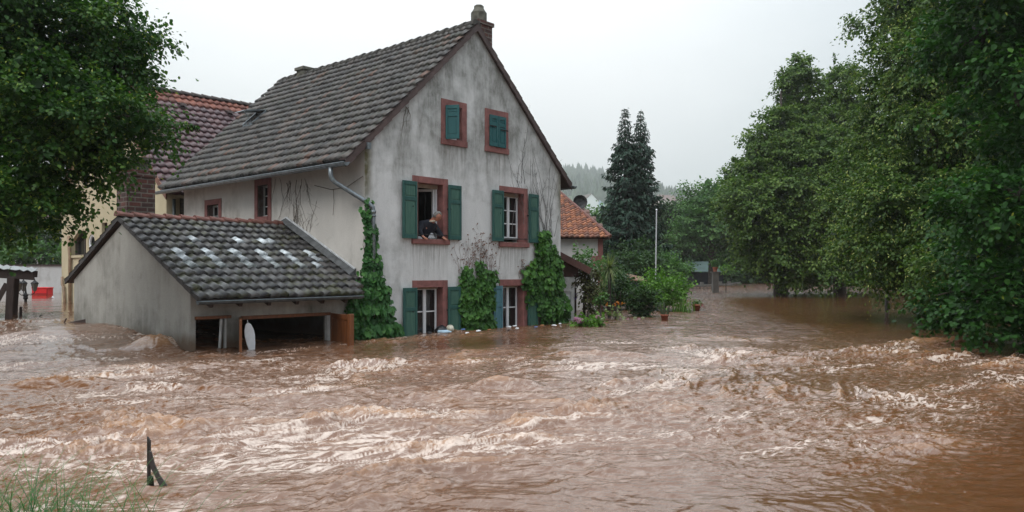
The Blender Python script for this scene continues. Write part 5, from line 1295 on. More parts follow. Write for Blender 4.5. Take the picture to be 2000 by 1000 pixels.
bush('wisteria', 'purple tinged climber on the corner post of the white outbuilding', 'climber', 1142, 565, 24.4, .3, .25, .55, 407, leafmat('bronze_leaves', (.03, .03, .015), (.06, .055, .025), (.11, .13, .04)), size=.085, dens=36, rc=.14, n=16, droop=.9, lobes=[lobe(1140, 545, 24.4, .26, .25, .26), lobe(1150, 575, 24.4, .30, .25, .30), lobe(1150, 535, 24.6, .36, .25, .2), lobe(1155, 600, 24.3, .18, .2, .12)])
o = bush('purple_flowers', 'hanging purple blossoms at the edge of the climber beside the outbuilding', 'flowers', 1124, 576, 24.2, .07, .08, .12, 408, L_purple, size=.04, dens=60, rc=.05, n=8, droop=.8, core=0.1, zb=.6)
bush('rose_stem', 'thin rose bush with drooping leaves standing in the water', 'shrub', 1173, 580, 23.5, .16, .14, .12, 409, L_mid, size=.08, dens=60, rc=.12, n=9, droop=.6)
bush('drowned_lilies', 'pale leaves of drowned plants poking out of the water behind the hydrangea', 'plant', 1202, 612, 24.5, .24, .2, .10, 410, leafmat('pale_green_blades', (.10, .14, .06), (.22, .28, .12), (.42, .48, .26)), size=.11, dens=20, rc=.12, n=10, core=2, droop=.2, zb=0)
for i, px_ in enumerate((1187, 1199, 1212)):
    bush('lily_flower', ['small orange lily bloom above the water, left of three', 'small orange lily bloom above the water, middle of three', 'small orange lily bloom above the water, right of three'][i], 'flower', px_, 593, 28, .07, .06, .04, 420 + i, L_orange, size=.07, dens=90, rc=.04, n=7, droop=0, core=0.1, group='orange lily blooms')
bush('hydrangea', 'hydrangea bush with pink blossoms, half drowned in front of the outbuilding', 'shrub', 1148, 634, 21.6, .5, .35, .16, 430, L_bright, size=.095, dens=34, rc=.13, n=14, droop=.1)
hyd = bpy.data.objects['hydrangea']
def blossom(px, py, Y, r, m, parent, name='blossom', seed=1):
    rg = np.random.default_rng(seed); n = 150; g = rg.normal(0, 1, (n, 3)); g /= np.linalg.norm(g, axis=1, keepdims=True)
    c = np.array(Pt(px, py, Y)) - np.array(parent.location) + g * r * np.array([1.2, 1, .75])
    return leaf_mesh(name, c, rg.normal(0, 1, (n, 3)), g + rg.normal(0, .2, (n, 3)), np.full(n, r * .42), rg.random(n), m, parent, .95)
blossom(1132, 626, 21.3, .085, L_pink, hyd, seed=1); blossom(1125, 622, 21.3, .05, L_pink, hyd, seed=5); blossom(1168, 619, 21.3, .055, L_pink, hyd, seed=2); blossom(1176, 624, 21.3, .045, L_white, hyd, seed=3)
pk = empty('drowned_flowers', tuple(Pt(1248, 623, 24.8)), 0, 'row of pale pink flowers at the water surface below the round shrub', 'flowers')
for i, px_ in enumerate((1218, 1226, 1240, 1248, 1256)): blossom(px_, 621 + (i % 2) * 3, 24.8, .045, L_pink if i % 2 else L_white, pk, seed=10 + i)

def blades(name, label, cat, px, Y, n, hgt, spread, seed, lm, zb=0, wid=.02, lean=.5, parent=None, seg=5):
    rg = np.random.default_rng(seed); p = Pt(px, 530, Y); V = []; Fc = []; A = []; k = 0
    for i in range(n):
        x0, y0_ = rg.normal(0, spread, 2) * (1, .6); t = rg.uniform(0, 2 * math.pi); ln = abs(rg.normal(lean, .25)); h = hgt * rg.uniform(.5, 1.1); a = rg.random()
        d = np.array([math.cos(t), math.sin(t)]); s = np.array([-d[1], d[0]])
        for q in range(seg + 1):
            u = q / seg; w_ = wid * (1 - u) ** .7 * .5 + .0006; off = d * ln * h * u ** 2
            z = h * (u - .25 * ln * u ** 3)
            V += [(x0 + off[0] + s[0] * w_, y0_ + off[1] + s[1] * w_, z), (x0 + off[0] - s[0] * w_, y0_ + off[1] - s[1] * w_, z)]; A += [a * .7 + .3 * u] * 2
        for q in range(seg): Fc.append((k + 2 * q, k + 2 * q + 1, k + 2 * q + 3, k + 2 * q + 2))
        k += 2 * (seg + 1)
    o = np_mesh(name, V, Fc, lm, None, {'rnd': A}); o.location = (p.x, p.y, zb)
    if parent: o.location = (0, 0, zb); o.parent = parent
    elif label: tag(o, label, cat)
    return o
blades('reed_clump', 'clump of upright bright green blades right of the bright shrub', 'plant', 1332, 29, 120, .75, .20, 440, L_bright, -.1, .022, .35)
o = blades('bank_grass', None, None, 80, 3.2, 900, .60, .27, 441, L_grass, .18, .0042, .75, seg=6); tag(o, 'long thin green grass on the bank in the near left corner', 'grass', kind='stuff'); o.location = (Pt(60, 530, 3.3).x, 3.1, .16)
# yucca palm
yu = empty('yucca', tuple(Pt(1190, 530, 25.5))[:2] + (0,), 0, 'palm-like yucca with spiky head of narrow pale blades beside the climber', 'palm')
MB().tube([(0, 0, -.8), (.01, 0, .7), (.0, 0, 1.5)], [.06, .055, .05], 8).build('trunk', M_bark, yu)
def spiky(parent, c, n, L, seed, m):
    rg = np.random.default_rng(seed); g = rg.normal(0, 1, (n, 3)); g[:, 2] = g[:, 2] * .8 + .35; g /= np.linalg.norm(g, axis=1, keepdims=True)
    V = []; Fc = []; A = []; k = 0
    for q in range(n):
        d = g[q]; l = L * rg.uniform(.7, 1.1); s = np.cross(d, [0, 0, 1.0]); s /= np.linalg.norm(s) + 1e-6; a = rg.random()
        for i in range(5):
            u = i / 4; w_ = .016 * (1 - u) ** .6 + .002; p = np.array(c) + d * l * u; p[2] -= .30 * l * u ** 2.2 * (1.1 - d[2])
            V += [tuple(p + s * w_), tuple(p - s * w_)]; A += [a] * 2
        for i in range(4): Fc.append((k + 2 * i, k + 2 * i + 1, k + 2 * i + 3, k + 2 * i + 2))
        k += 10
    return np_mesh('blades', V, Fc, m, parent, {'rnd': A})
spiky(yu, (0, 0, 1.62), 190, .50, 3, L_yucca)
spiky(yu, (-.28, -.2, .95), 70, .34, 4, L_yucca)

# pots
def pot(px, Y, r, h, label, name='flower_pot', z=0.0):
    p = Pt(px, 530, Y); e = empty(name, (p.x, p.y, z), 0, label, 'plant pot', None)
    MB().lathe([(r * .8, -.12), (r * .92, h * .72), (r * 1.08, h * .72), (r * 1.1, h), (r * .95, h), (r * .9, h * .85)], (0, 0, 0), 18).build('pot', M_terra, e, True)
    return e
cp_ = pot(1298, 24.2, .115, .17, 'terracotta pot with three cactus columns standing in the water', 'cactus_pot')
L_cactus = simple('cactus_green', (.035, .05, .022), .8, .5, 12, .6)
for i, (dx, h_, ln) in enumerate(((-.07, .36, -.08), (0, .40, -.02), (.08, .26, .05))):
    c_ = MB(); nR = 12; zz = np.linspace(0, h_, 9)
    pts = [Vector((dx + ln * (z_ / h_), 0, .15 + z_)) for z_ in zz]; rs = [.036 * (1 if z_ < h_ * .8 else math.sqrt(max(.05, 1 - ((z_ - h_ * .8) / (h_ * .2)) ** 2))) for z_ in zz]
    c_.tube(pts, rs, nR)
    for k_ in range(len(c_.v)):
        pass
    c_.build('cactus_column', L_cactus, cp_, True)
fp2 = pot(1360, 30, .145, .24, 'terracotta pot with trailing plant and dark red flowers in the stream')
rg = np.random.default_rng(5); n_ = 90
leaf_mesh('plant', np.array([0, 0, .28]) + rg.normal(0, 1, (n_, 3)) * (.10, .08, .05), rg.normal(0, 1, (n_, 3)) + (0, 0, .6), rg.normal(0, 1, (n_, 3)), np.full(n_, .07), rg.random(n_), L_mid, fp2)
leaf_mesh('blossom', np.array([.18, 0, .18]) + rg.normal(0, 1, (40, 3)) * (.04, .04, .05), rg.normal(0, 1, (40, 3)), rg.normal(0, 1, (40, 3)), np.full(40, .05), rg.random(40), leafmat('dark_red_petals', (.12, .01, .03), (.2, .02, .04), (.3, .04, .06)), fp2)

# far huts at the end of the water --------------------------------------
hut = empty('dark_hut', (Pt(1362, 530, 90).x, 90, 0), 0, 'long dark hut with greenish flat sloping roof at the far end of the water', 'hut')
MB().box(-1.6, 3.0, 0, 3, -1, 1.35).build('wall', simple('dark_blue_boards', (.022, .026, .034), .7, .3, 2, .2), hut)
MB().add([(-2.6, -.3, 1.40), (3.3, -.3, 1.40), (3.0, 3.4, 2.6), (-2.2, 3.4, 2.6), (-2.6, -.3, 1.48), (3.3, -.3, 1.48), (3.0, 3.4, 2.68), (-2.2, 3.4, 2.68)], [(0, 1, 2, 3), (4, 5, 6, 7), (0, 1, 5, 4), (1, 2, 6, 5), (3, 0, 4, 7), (2, 3, 7, 6)]).build('roof', simple('green_grey_felt', (.10, .15, .14), .7, .2, 1.5, .3), hut)
for xx in (-1.0, .4, 1.8): MB().box(xx, xx + .05, -.04, .01, -.5, 1.3).build('batten', M_darkwood, hut)
pg = empty('pergola', (Pt(1312, 530, 100).x, 100, 0), 0, 'pergola with flat dark roof above the bushes, left of the dark hut', 'pergola')
MB().box(-1.6, 1.4, -1, 2, 3.75, 4.1).build('roof', simple('slate_blue_edge', (.07, .08, .095), .6, .2, 2), pg)
MB().box(-1.5, 1.3, -.9, 1.9, 3.5, 3.74).build('underside', simple('pale_soffit', (.45, .42, .36), .7, .1, 2), pg)
for xx in (-1.4, .62): MB().box(xx, xx + .22, -.9, -.68, -1, 3.5).build('post', simple('rusty_post', (.16, .07, .04), .7, .2, 3), pg)
ps = empty('topiary_pot', (Pt(1397, 530, 55).x, 55, 0), 0, 'clipped ball shaped shrub in terracotta pot on a dark plinth far away', 'plant pot')
MB().box(-.20, .20, -.2, .2, -.5, 1.42).box(-.3, .3, -.25, .25, 1.42, 1.48).build('plinth', M_greywood, ps)
MB().lathe([(.13, 1.48), (.17, 1.72), (.20, 1.72), (.20, 1.80), (.1, 1.80)], (0, 0, 0), 14).build('pot', M_terra, ps)
rg = np.random.default_rng(6); n_ = 700; g_ = rg.normal(0, 1, (n_, 3)); g_ /= np.linalg.norm(g_, axis=1, keepdims=True)
leaf_mesh('crown', np.array([0, 0, 2.02]) + g_ * rg.uniform(.1, .27, (n_, 1)), g_ + rg.normal(0, .5, (n_, 3)), g_ + rg.normal(0, .4, (n_, 3)), np.full(n_, .08), rg.random(n_) * .8, L_mid, ps)
rs_ = empty('rusty_roofed_bin', (Pt(1243, 530, 33).x, 33, 0), 0, 'low dark shed with rusty tilted board roof between the shrubs', 'shed')
MB().box(-.30, .32, 0, .6, -.6, 1.0).build('wall', simple('dark_green_boards', (.02, .032, .03), .7, .3, 5, .3), rs_)
MB().add([(-.42, -.1, 1.12), (.44, -.1, 1.06), (.40, .8, 1.22), (-.36, .8, 1.38), (-.42, -.1, 1.16), (.44, -.1, 1.10), (.40, .8, 1.26), (-.36, .8, 1.42)], [(0, 1, 2, 3), (4, 5, 6, 7), (0, 1, 5, 4), (1, 2, 6, 5), (3, 0, 4, 7), (2, 3, 7, 6)]).build('roof', M_rustwood, rs_)
fn = empty('floating_fence', (Pt(1358, 530, 62).x, 62, 0), R(20), 'low broken railing sticking out of the far water, right of the bushes', 'railing')
for i in range(7): MB().box(-.6 + i * .35, -.55 + i * .35, 0, .05, -.5, .40 - .02 * (i % 3)).build('post', M_greywood, fn)
MB().beam((-.7, 0, .36), (1.7, 0, .28), .05, .05).beam((-.7, 0, .15), (1.7, 0, .12), .04, .04).build('rail', M_greywood, fn)
for i, (px_, Y_, L_, tl) in enumerate(((1335, 66, 1.6, .3), (1372, 75, 2.0, .1), (1408, 80, 2.4, .05), (1425, 82, 2.2, .2))):
    o = MB().beam((-L_ / 2, 0, .0), (L_ / 2, 0, tl), .3, .12).box(-.2, .1, -.1, .2, -.1, .35).build('floating_plank', M_greywood); o.location = tuple(Pt(px_, 530, Y_))[:2] + (.12,)
    tag(o, ['grey plank drifting right of the bushes, nearest of the far ones', 'grey plank drifting in front of the dark hut', 'grey plank drifting below the topiary pot', 'grey plank drifting right of the topiary pot'][i], 'plank', 'planks drifting at the far end')
bush('marsh_plant', 'light green clump beside the topiary pot at the far end', 'plant', 1418, 526, 56, .5, .4, .22, 450, L_bright, size=.12, dens=12, rc=.15, n=14)
bush('far_shrub', 'green shrub in front of the pergola', 'shrub', 1322, 527, 60, .9, .8, .45, 451, L_mid, size=.16, dens=6, rc=.3, n=20)

#@@CLIMBERS
# ------------------------------------------------------------------ climbers on the house wall
def climber(name, label, pieces, seed, lm, size=.10, stemw=.012, group=None, brown=0):
    """pieces: (x, z, half width, half height, bulge, leaves) in gable coordinates, leaves hang in layers off the wall"""
    rg = np.random.default_rng(seed); root = empty(name, (HX, HY, 0), HA, label, 'climbing plant', group)
    C, D, N, Sz, Rn = [], [], [], [], []; st = MB()
    for (cx, cz, hx, hz, bl, n) in pieces:
        k = 0; X = rg.uniform(-1, 1, n * 2); Z = rg.uniform(-1, 1, n * 2)
        edge = 1 + .34 * perlin(X * 1.7 + cx * 5, Z * 1.7 + cz * 3, seed) + .26 * perlin(X * hx * 6 + 9, Z * hz * 6, seed + 7)
        r_ = np.maximum(np.abs(X) ** 2.6 + np.abs(Z) ** 2.6, 0) ** (1 / 2.6)
        kk = np.where((r_ < edge) & ((r_ < .82) | (rg.random(n * 2) < .55)))[0][:n]; X = X[kk]; Z = Z[kk]; n_ = len(kk); r_ = r_[kk]
        clump = .5 + .5 * perlin(X * hx * 3.2 + 3, Z * hz * 3.2, seed + 3)
        dep = (.03 + .48 * bl * np.clip(1 - r_ ** 2, 0, 1) ** .6 * (.35 + .9 * clump)) * rg.uniform(.35, 1, n_) ** .4
        C.append(np.stack([cx + X * hx, -dep, cz + Z * hz], 1))
        D.append(np.stack([rg.normal(0, .45, n_), -.35 - .2 * rg.random(n_), -1 + rg.normal(0, .3, n_)], 1))
        N.append(np.stack([X * .4 + rg.normal(0, .55, n_), -1 + rg.normal(0, .3, n_), .6 + Z * .25 + rg.normal(0, .55, n_)], 1))
        Sz.append(size * rg.uniform(.4, 1.4, n_)); Rn.append(np.clip(.02 + .40 * clump + .45 * rg.random(n_) + .15 * Z, 0, .95) + 0.06 * (rg.random(n_) < .05))
        for _ in range(max(2, int(hx * 6))):
            x0 = cx + rg.uniform(-.6, .6) * hx; pts = [(x0, -.03, cz - hz)]
            for q in range(5): x0 += rg.normal(0, .10) * hx; pts.append((x0, -.02 - bl * .2 * rg.random(), cz - hz + (q + 1) / 5 * hz * 1.9))
            st.tube(pts, [stemw * (1 - .15 * q) for q in range(6)], 5)
    leaf_mesh('leaves', np.vstack(C), np.vstack(D), np.vstack(N), np.concatenate(Sz), np.concatenate(Rn), lm, root, .85, .08)
    st.build('stems', M_twig, root)
    return root
climber('climbing_vine', 'green vine climbing the downpipe at the left corner of the white house',
        [(.08, 3.02, .13, .14, .15, 26), (.02, 2.75, .17, .2, .22, 60), (.12, 2.40, .19, .25, .25, 100), (.10, 2.05, .20, .25, .25, 110), (.15, 1.70, .27, .28, .32, 190), (.12, 1.32, .38, .28, .4, 300), (.22, .95, .48, .32, .5, 460), (.24, .55, .55, .34, .6, 640), (.36, .15, .66, .26, .75, 700), (-.30, .85, .25, .35, .3, 160), (.72, .12, .28, .14, .5, 160), (-.25, .25, .3, .4, .3, 240)],
        501, L_vine, .115, group='climbers on the white house')
climber('climbing_vine', 'dense green climber on the wall between the two lower windows',
        [(3.50, .55, .68, .75, .40, 1700), (3.15, 1.35, .26, .30, .22, 170), (3.65, 1.45, .16, .38, .18, 130), (4.05, 1.35, .22, .22, .2, 110), (3.55, 1.10, .6, .22, .35, 420), (3.6, 0.1, .65, .2, .35, 420)], 502, L_ivy, .115, group='climbers on the white house')
climber('climbing_vine', 'tall dense climber covering the right corner of the white house',
        [(6.40, 1.0, .68, 1.05, .50, 2300), (6.25, 1.95, .48, .55, .35, 620), (6.15, 2.45, .30, .26, .25, 180), (6.75, .35, .62, .55, .5, 900), (5.50, 1.35, .25, .30, .2, 160), (5.60, 1.0, .22, .45, .2, 200), (5.75, 1.4, .25, .5, .25, 240), (6.7, 1.7, .3, .4, .3, 220)], 503, L_ivy, .115, group='climbers on the white house')
# dead tendrils on the walls: thin lines with side shoots
def tendrils(name, label, starts, seed, length, side=False, m=M_twig, r=.006, spread=.12, up=True, leaves=0):
    rg = np.random.default_rng(seed); mb = MB(); tips = []
    for (x, z, n) in starts:
        for _ in range(n):
            px, pz = x + rg.normal(0, spread), z; L = length * rg.uniform(.4, 1.1); dx = rg.normal(0, .25); pts = []
            for q in range(10):
                pts.append((px, pz)); px += dx * L / 10 + rg.normal(0, .02); pz += (1 if up else -1) * L / 10; dx += rg.normal(0, .14)
                if rg.random() < .3:
                    sx = rg.normal(0, .12); sz_ = rg.uniform(.02, .16) * (1 if up else -1)
                    bpt = [(px, pz), (px + sx * .6, pz + sz_ * .5), (px + sx, pz + sz_)]; tips.append(bpt[-1])
                    mb.tube([((-.012, a, b) if side else (a, -.012, b)) for a, b in bpt], [r * .5, r * .4, r * .2], 4)
            tips.append(pts[-1])
            mb.tube([((-.015, a, b) if side else (a, -.015, b)) for a, b in pts], [r * (1 - .08 * q) for q in range(10)], 5)
    o = mb.build(name, m); o.matrix_world = HM.copy(); tag(o, label, 'creeper')
    if leaves:
        e = len(tips); C = np.array([(a, -.03, b) for a, b in tips for _ in range(leaves)]) + rg.normal(0, .012, (e * leaves, 3))
        o2 = leaf_mesh('young_leaves', C, rg.normal(0, 1, C.shape), rg.normal(0, .4, C.shape) + (0, -1, 0), np.full(len(C), .04), rg.random(len(C)), L_dead, o)
    return o
tendrils('creeper_shoots', 'fine reddish shoots on the wall above the middle climber', [(3.1, 1.45, 8), (3.5, 1.6, 10), (3.95, 1.5, 9), (4.25, 1.3, 5)], 601, 1.0, m=simple('reddish_twig', (.19, .12, .10), .8, .3, 9, 0), r=.004, leaves=2)
tendrils('creeper_shoots', 'fine shoots on the wall left of the tall corner climber', [(5.3, 1.3, 5), (5.5, 1.4, 5)], 602, .55, m=M_twig, r=.0045, leaves=2)
tendrils('dry_creeper', 'grey dry creeper fanning up the right half of the gable', [(5.7, 2.5, 6), (6.1, 2.6, 7), (6.5, 2.5, 6), (6.8, 2.6, 4), (5.3, 3.9, 3)], 603, 2.4, m=simple('grey_dry_twig', (.13, .125, .12), .9, .3, 9, 0), r=.0065, spread=.28)
tendrils('dry_creeper', 'dry creeper hanging from the roof edge left of the attic windows', [(1.22, 5.35, 3)], 604, .75, m=M_twig, r=.009, spread=.03, up=False)
tendrils('dry_creeper', 'brown dry creeper hanging on the long side wall beside its window', [(2.7, 3.75, 5), (3.1, 3.7, 3), (3.5, 3.85, 2), (2.35, 3.6, 2)], 605, 1.15, side=True, m=M_twig, r=.0055, spread=.25, up=False)
tendrils('dry_creeper', 'bushy dry creeper rising behind the shed ridge on the side wall', [(2.7, 2.6, 8), (2.4, 2.45, 4)], 606, .8, side=True, m=M_twig, r=.006, spread=.16)

#@@PERSON
# ------------------------------------------------------------------ the man at the window
def skin(name, verts, edges, radii, m, parent, root=0, sub=2):
    me = bpy.data.meshes.new(name); me.from_pydata([tuple(v) for v in verts], edges, []); me.update()
    o = bpy.data.objects.new('t', me); COL.objects.link(o)
    o.modifiers.new('k', 'SKIN')
    if not me.skin_vertices: me.skin_vertices.new()
    for i, r in enumerate(radii):
        rr2 = r if isinstance(r, (tuple, list)) else (r, r)
        me.skin_vertices[0].data[i].radius = rr2; me.skin_vertices[0].data[i].use_root = (i == root)
    s = o.modifiers.new('s', 'SUBSURF'); s.levels = sub; s.render_levels = sub
    dg = bpy.context.evaluated_depsgraph_get(); me2 = bpy.data.meshes.new_from_object(o.evaluated_get(dg)); bpy.data.objects.remove(o, do_unlink=True)
    return link(name, me2, m, parent, True)
M_skin = simple('weathered_skin', (.33, .145, .095), .55, .18, 14, .15, spec=.35)
M_jacket = simple('dark_navy_jacket', (.008, .010, .018), .8, .4, 9, .5)
M_shirt = simple('pale_shirt', (.46, .48, .50), .8, .1, 9, .3)
man = empty('person', (HX, HY, 0), HA, 'grey haired man in dark jacket leaning out of the open upper window, looking down', 'person')
hd = Vector((2.09, -.085, 2.815))
bv = [(1.98, .62, 1.95), (1.98, .48, 2.20), (1.98, .28, 2.42), (2.00, .12, 2.60), (2.03, .03, 2.70), (2.06, -.03, 2.77), hd, hd + Vector((.005, -.01, .07)),
      (1.80, .14, 2.63), (1.69, .10, 2.50), (1.66, .00, 2.39), (1.685, -.055, 2.325), (1.69, -.085, 2.300),
      (2.22, .12, 2.58), (2.29, .06, 2.46), (2.32, -.01, 2.37), (2.335, -.06, 2.320), (2.34, -.09, 2.298)]
be = [(0, 1), (1, 2), (2, 3), (3, 4), (4, 5), (5, 6), (6, 7), (3, 8), (8, 9), (9, 10), (10, 11), (11, 12), (3, 13), (13, 14), (14, 15), (15, 16), (16, 17)]
bR = [.14, .15, .155, .13, .065, .055, .082, .078, .075, .055, .042, .030, .030, .072, .055, .042, .030, .030]
for hi, hand, sx in ((12, Vector((1.69, -.085, 2.300)), 1), (17, Vector((2.34, -.09, 2.298)), -1)):
    for q in range(4):
        a = hand + Vector(((q - 1.5) * .022, -.035, -.004)); b_ = a + Vector((.003 * (q - 1.5), -.030, -.010)); c_ = b_ + Vector((0, -.012, -.030 - .004 * (1 if q in (1, 2) else 0)))
        k = len(bv); bv += [a, b_, c_]; be += [(hi, k), (k, k + 1), (k + 1, k + 2)]; bR += [.0105, .0095, .008]
    k = len(bv); bv += [hand + Vector((sx * .036, -.005, -.004)), hand + Vector((sx * .052, -.035, -.012))]; be += [(hi, k), (k, k + 1)]; bR += [.011, .009]
body = skin('body', bv, be, bR, M_skin, man)
# face: built in head space, looking down to his left
HMt = Matrix.Translation(hd + Vector((.005, -.02, .015))) @ Matrix.Rotation(R(48), 4, 'Z') @ Matrix.Rotation(R(24), 4, 'X')
def headpts(ax, ay, az, scale=1.0, cap=None):
    mb = MB(); n, mm = 22, 16; vs = []
    for j in range(mm + 1):
        ph = math.pi * j / mm
        for i in range(n):
            th = 2 * math.pi * i / n; x, y, z = math.sin(ph) * math.sin(th), -math.sin(ph) * math.cos(th), math.cos(ph)
            jaw = 1 - .26 * max(0, -z) ** 1.2; X = x * ax * jaw; Y = y * ay * (1 - .10 * max(0, -z)); Zz = z * az
            if y < 0:
                if abs(x) < .22 and -.38 < z < .12: Y -= .020 * (1 - abs(x) / .22) * (1 - abs(z + .15) / .27)      # nose
                if .16 < abs(x) < .5 and .0 < z < .22: Y += .006                                                   # eye sockets
                if abs(x) < .35 and z < -.75: Y -= .008                                                            # chin
            v = Vector((X, Y, Zz)) * scale; vs.append(HMt @ v)
    fs = [(j * n + i, j * n + (i + 1) % n, (j + 1) * n + (i + 1) % n, (j + 1) * n + i) for j in range(mm) for i in range(n)]
    return mb, vs, fs, n, mm
mb, vs, fs, n, mm = headpts(.076, .098, .122)
mb.add(vs, fs)
for s_ in (-1, 1):   # ears
    mb.add([HMt @ Vector((s_ * (.072 + a), .012 + b, c)) for a, b, c in ((0, -.015, -.03), (.012, .015, -.03), (.016, .022, .02), (0, -.01, .03), (-.008, .0, 0))], [(0, 1, 2, 3), (0, 4, 3), (1, 4, 2)])
hme = mb.mesh('head')
bmj = bmesh.new(); bmj.from_mesh(body.data); bmj.from_mesh(hme); bmj.to_mesh(body.data); bmj.free()
body.data.polygons.foreach_set('use_smooth', [True] * len(body.data.polygons))
ey = MB()
for s_ in (-1, 1): ey.lathe([(.001, -.006), (.007, -.003), (.008, 0), (.006, .003), (.001, .006)], (0, 0, 0), 8, HMt @ Matrix.Translation((s_ * .030, -.085, .012)))
ey.build('eyes', M_iron, body)
mo_ = MB().tube([HMt @ Vector((x_, -.090 + abs(x_) * .35, -.058)) for x_ in (-.022, 0, .022)], .004, 5); mo_.build('mouth', simple('lips', (.22, .07, .06), .5), body)
hb = MB(); mb2, vs2, fs2, n, mm = headpts(.083, .107, .130)
inv_ = HMt.inverted(); keep = []
for f_ in fs2:
    c_ = sum((inv_ @ vs2[i] for i in f_), Vector()) / 4
    if (c_.y > .005 and c_.z > -.055) or (c_.z > .062 and c_.y > -.075) or c_.z > .098: keep.append(f_)
hb.add(vs2, keep); hair = hb.mesh('hair')
bmh = bmesh.new(); bmh.from_mesh(hair); bmesh.ops.delete(bmh, geom=[v for v in bmh.verts if not v.link_faces], context='VERTS')
for v in bmh.verts: v.co += Vector(RNG.normal(0, .0025, 3))
bmh.to_mesh(hair); bmh.free()
ho = link('hair', hair, simple('grey_hair', (.16, .15, .14), .8, .45, 40, .6), man, True)
md = ho.modifiers.new('s', 'SOLIDIFY'); md.thickness = .012; md.offset = -1
jv = [(1.98, .64, 1.93), (1.98, .48, 2.20), (1.98, .27, 2.43), (2.00, .12, 2.60), (2.035, .02, 2.70),
      (1.80, .14, 2.63), (1.69, .10, 2.50), (1.66, .00, 2.39), (1.68, -.045, 2.335), (2.22, .12, 2.58), (2.29, .06, 2.46), (2.32, -.01, 2.37), (2.33, -.05, 2.328)]
skin('jacket', jv, [(0, 1), (1, 2), (2, 3), (3, 4), (3, 5), (5, 6), (6, 7), (7, 8), (3, 9), (9, 10), (10, 11), (11, 12)],
     [.17, .175, .185, .165, .098, .105, .078, .062, .050, .102, .078, .062, .050], M_jacket, man)
MB().prism([(1.95, 2.30), (2.15, 2.30), (2.10, 2.38), (2.05, 2.44), (2.0, 2.38)], 'y', .02, .09).build('shirt', M_shirt, man, bevel=.01)
cl_ = MB().tube([(2.0 + .085 * math.cos(t) + .03, .015 + .075 * math.sin(t) - .01, 2.715 + .012 * math.cos(t)) for t in np.linspace(0, 2 * math.pi, 15)], .02, 6); cl_.build('collar', simple('cream_collar', (.5, .44, .34), .8, .1, 8), man, True)

#@@DEBRIS
# ------------------------------------------------------------------ flotsam along the house wall
def at_gable(t, d, z=None):
    p = hw(t, -d, 0); return (p.x, p.y, (wz(p.x, p.y) if z is None else z))
bl = MB().lathe([(.10 * math.sin(a) + .0005, -.10 * math.cos(a)) for a in np.linspace(0, math.pi, 11)], (0, 0, 0), 16).build('ball', simple('scuffed_white_ball', (.50, .47, .38), .6, .5, 14, .3), None, True)
bl.location = at_gable(2.50, .12); bl.location.z += .05; tag(bl, 'scuffed pale ball floating below the left lower window', 'ball')
bt = MB().lathe([(.02, -.17), (.042, -.15), (.045, -.05), (.045, .07), (.02, .13), (.016, .17)], (0, 0, 0), 12, Matrix.Rotation(R(90), 4, 'Y')).build('bottle', simple('blue_white_plastic', (.40, .55, .66), .3, .3, 9, .1), None, True)
bt.location = at_gable(2.24, .20); bt.location.z += .03; tag(bt, 'pale blue plastic bottle floating left of the ball', 'bottle')
bg_ = MB().lathe([(.02, -.03), (.13, -.02), (.14, .03), (.09, .09), (.02, .12)], (0, 0, 0), 9)
bg_.v = [(v[0] * (1 + .3 * random.random()), v[1], v[2] * (1 + .4 * random.random())) for v in bg_.v]
o = bg_.build('plastic_bag', simple('black_plastic', (.012, .012, .014), .35, .3, 8, .4), None, True); o.location = at_gable(2.28, .05); tag(o, 'crumpled black plastic bag behind the floating bottle', 'bag')
o = MB().lathe([(.03, -.02), (.07, -.01), (.06, .04), (.02, .06)], (0, 0, 0), 7).build('plastic_bag', simple('black_plastic', (.012, .012, .014)), None, True); o.location = at_gable(1.88, .06); tag(o, 'small black lump floating at the foot of the left lower window', 'bag')
rg = np.random.default_rng(15)
kinds = [('white_scrap', 'white plastic scrap', simple('white_scrap', (.7, .71, .72), .4)), ('brown_leaf_litter', 'orange brown piece of litter', simple('orange_litter', (.30, .13, .05), .7)), ('blue_scrap', 'blue plastic scrap', simple('blue_scrap', (.10, .16, .36), .4)), ('stick', 'thin floating stick', M_darkwood)]
spots = [(2.86, .22, 2, 'right of the ball'), (3.05, .55, 0, 'in front of the middle climber'), (3.5, .5, 1, 'below the middle climber'), (3.9, .8, 3, 'long one in front of the middle climber'), (4.70, .06, 0, 'at the foot of the right lower window'), (4.95, .05, 0, 'right side of the right lower window foot'),
         (4.62, .45, 0, 'just in front of the right lower window'), (5.75, .35, 1, 'left of the tall climber'), (6.15, .45, 0, 'largest, below the tall climber'), (6.6, .3, 0, 'near the house corner below the tall climber'), (7.0, .9, 3, 'near the hydrangea'), (2.6, .62, 0, 'nearest below the ball'), (5.2, .6, 2, 'between the lower window and the climber'), (6.9, 1.3, 1, 'left of the hydrangea in the stream'), (7.6, 1.3, 3, 'below the hydrangea')]
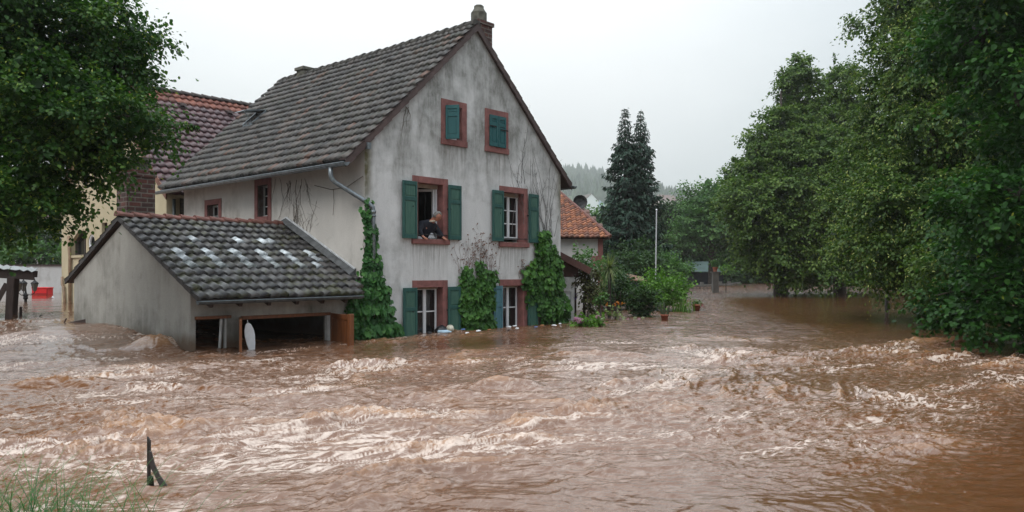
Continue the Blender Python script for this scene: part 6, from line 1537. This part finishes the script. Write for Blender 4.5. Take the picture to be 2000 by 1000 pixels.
for i, (t_, d_, k_, where) in enumerate(spots):
    nm, lb, mt = kinds[k_]
    if k_ == 3: mb_ = MB().tube([(-.22, 0, 0), (.0, .03, .01), (.25, 0, .0)], [.014, .016, .01], 5)
    else:
        mb_ = MB(); n_ = 7; ra = rg.uniform(.035, .075)
        ring = [(ra * rg.uniform(.6, 1.3) * math.cos(2 * math.pi * q / n_) * 1.4, ra * rg.uniform(.6, 1.2) * math.sin(2 * math.pi * q / n_), rg.uniform(0, .015)) for q in range(n_)]
        mb_.add(ring + [(x * .6, y * .6, z + .022) for x, y, z in ring], [tuple(range(n_, 2 * n_))] + [(q, (q + 1) % n_, n_ + (q + 1) % n_, n_ + q) for q in range(n_)] + [tuple(range(n_))[::-1]])
    o = mb_.build(nm, mt); o.location = at_gable(t_, d_); o.location.z += .004; o.rotation_euler = (0, 0, rg.uniform(0, 3)); tag(o, lb + ' floating ' + where if k_ != 3 or i != 3 else 'long thin stick floating in front of the middle climber', 'flotsam', 'flotsam along the house wall')
o = MB().add([(-.12, 0, 0), (.0, .05, .01), (.14, .02, .0), (.03, -.03, .03), (.05, .02, .10)], [(0, 1, 4, 3), (1, 2, 4), (2, 3, 4), (0, 3, 2, 1)]).build('white_scrap', kinds[0][2]); o.location = tuple(Pt(100, 530, 34))[:2] + (LZ + .01,); tag(o, 'white scrap floating below the red container', 'flotsam')

#@@HAZE
hz = MB().box(-1850, 1850, -200, 3000, -2.8, 345)
hm = bpy.data.materials.new('haze'); hm.use_nodes = True; ht = hm.node_tree; ht.nodes.remove(ht.nodes['Principled BSDF'])
pv = ht.nodes.new('ShaderNodeVolumePrincipled'); pv.inputs['Density'].default_value = .00042; pv.inputs['Color'].default_value = (.985, .99, 1, 1); pv.inputs['Anisotropy'].default_value = .6
ht.links.new(pv.outputs[0], ht.nodes['Material Output'].inputs['Volume'])
tag(hz.build('haze', hm), 'rain haze hanging in the valley', 'haze', kind='stuff')
S.cycles.volume_bounces = 2; S.cycles.max_bounces = 8; S.cycles.diffuse_bounces = 3; S.cycles.transmission_bounces = 4; S.cycles.transparent_max_bounces = 4
S.cycles.use_denoising = True
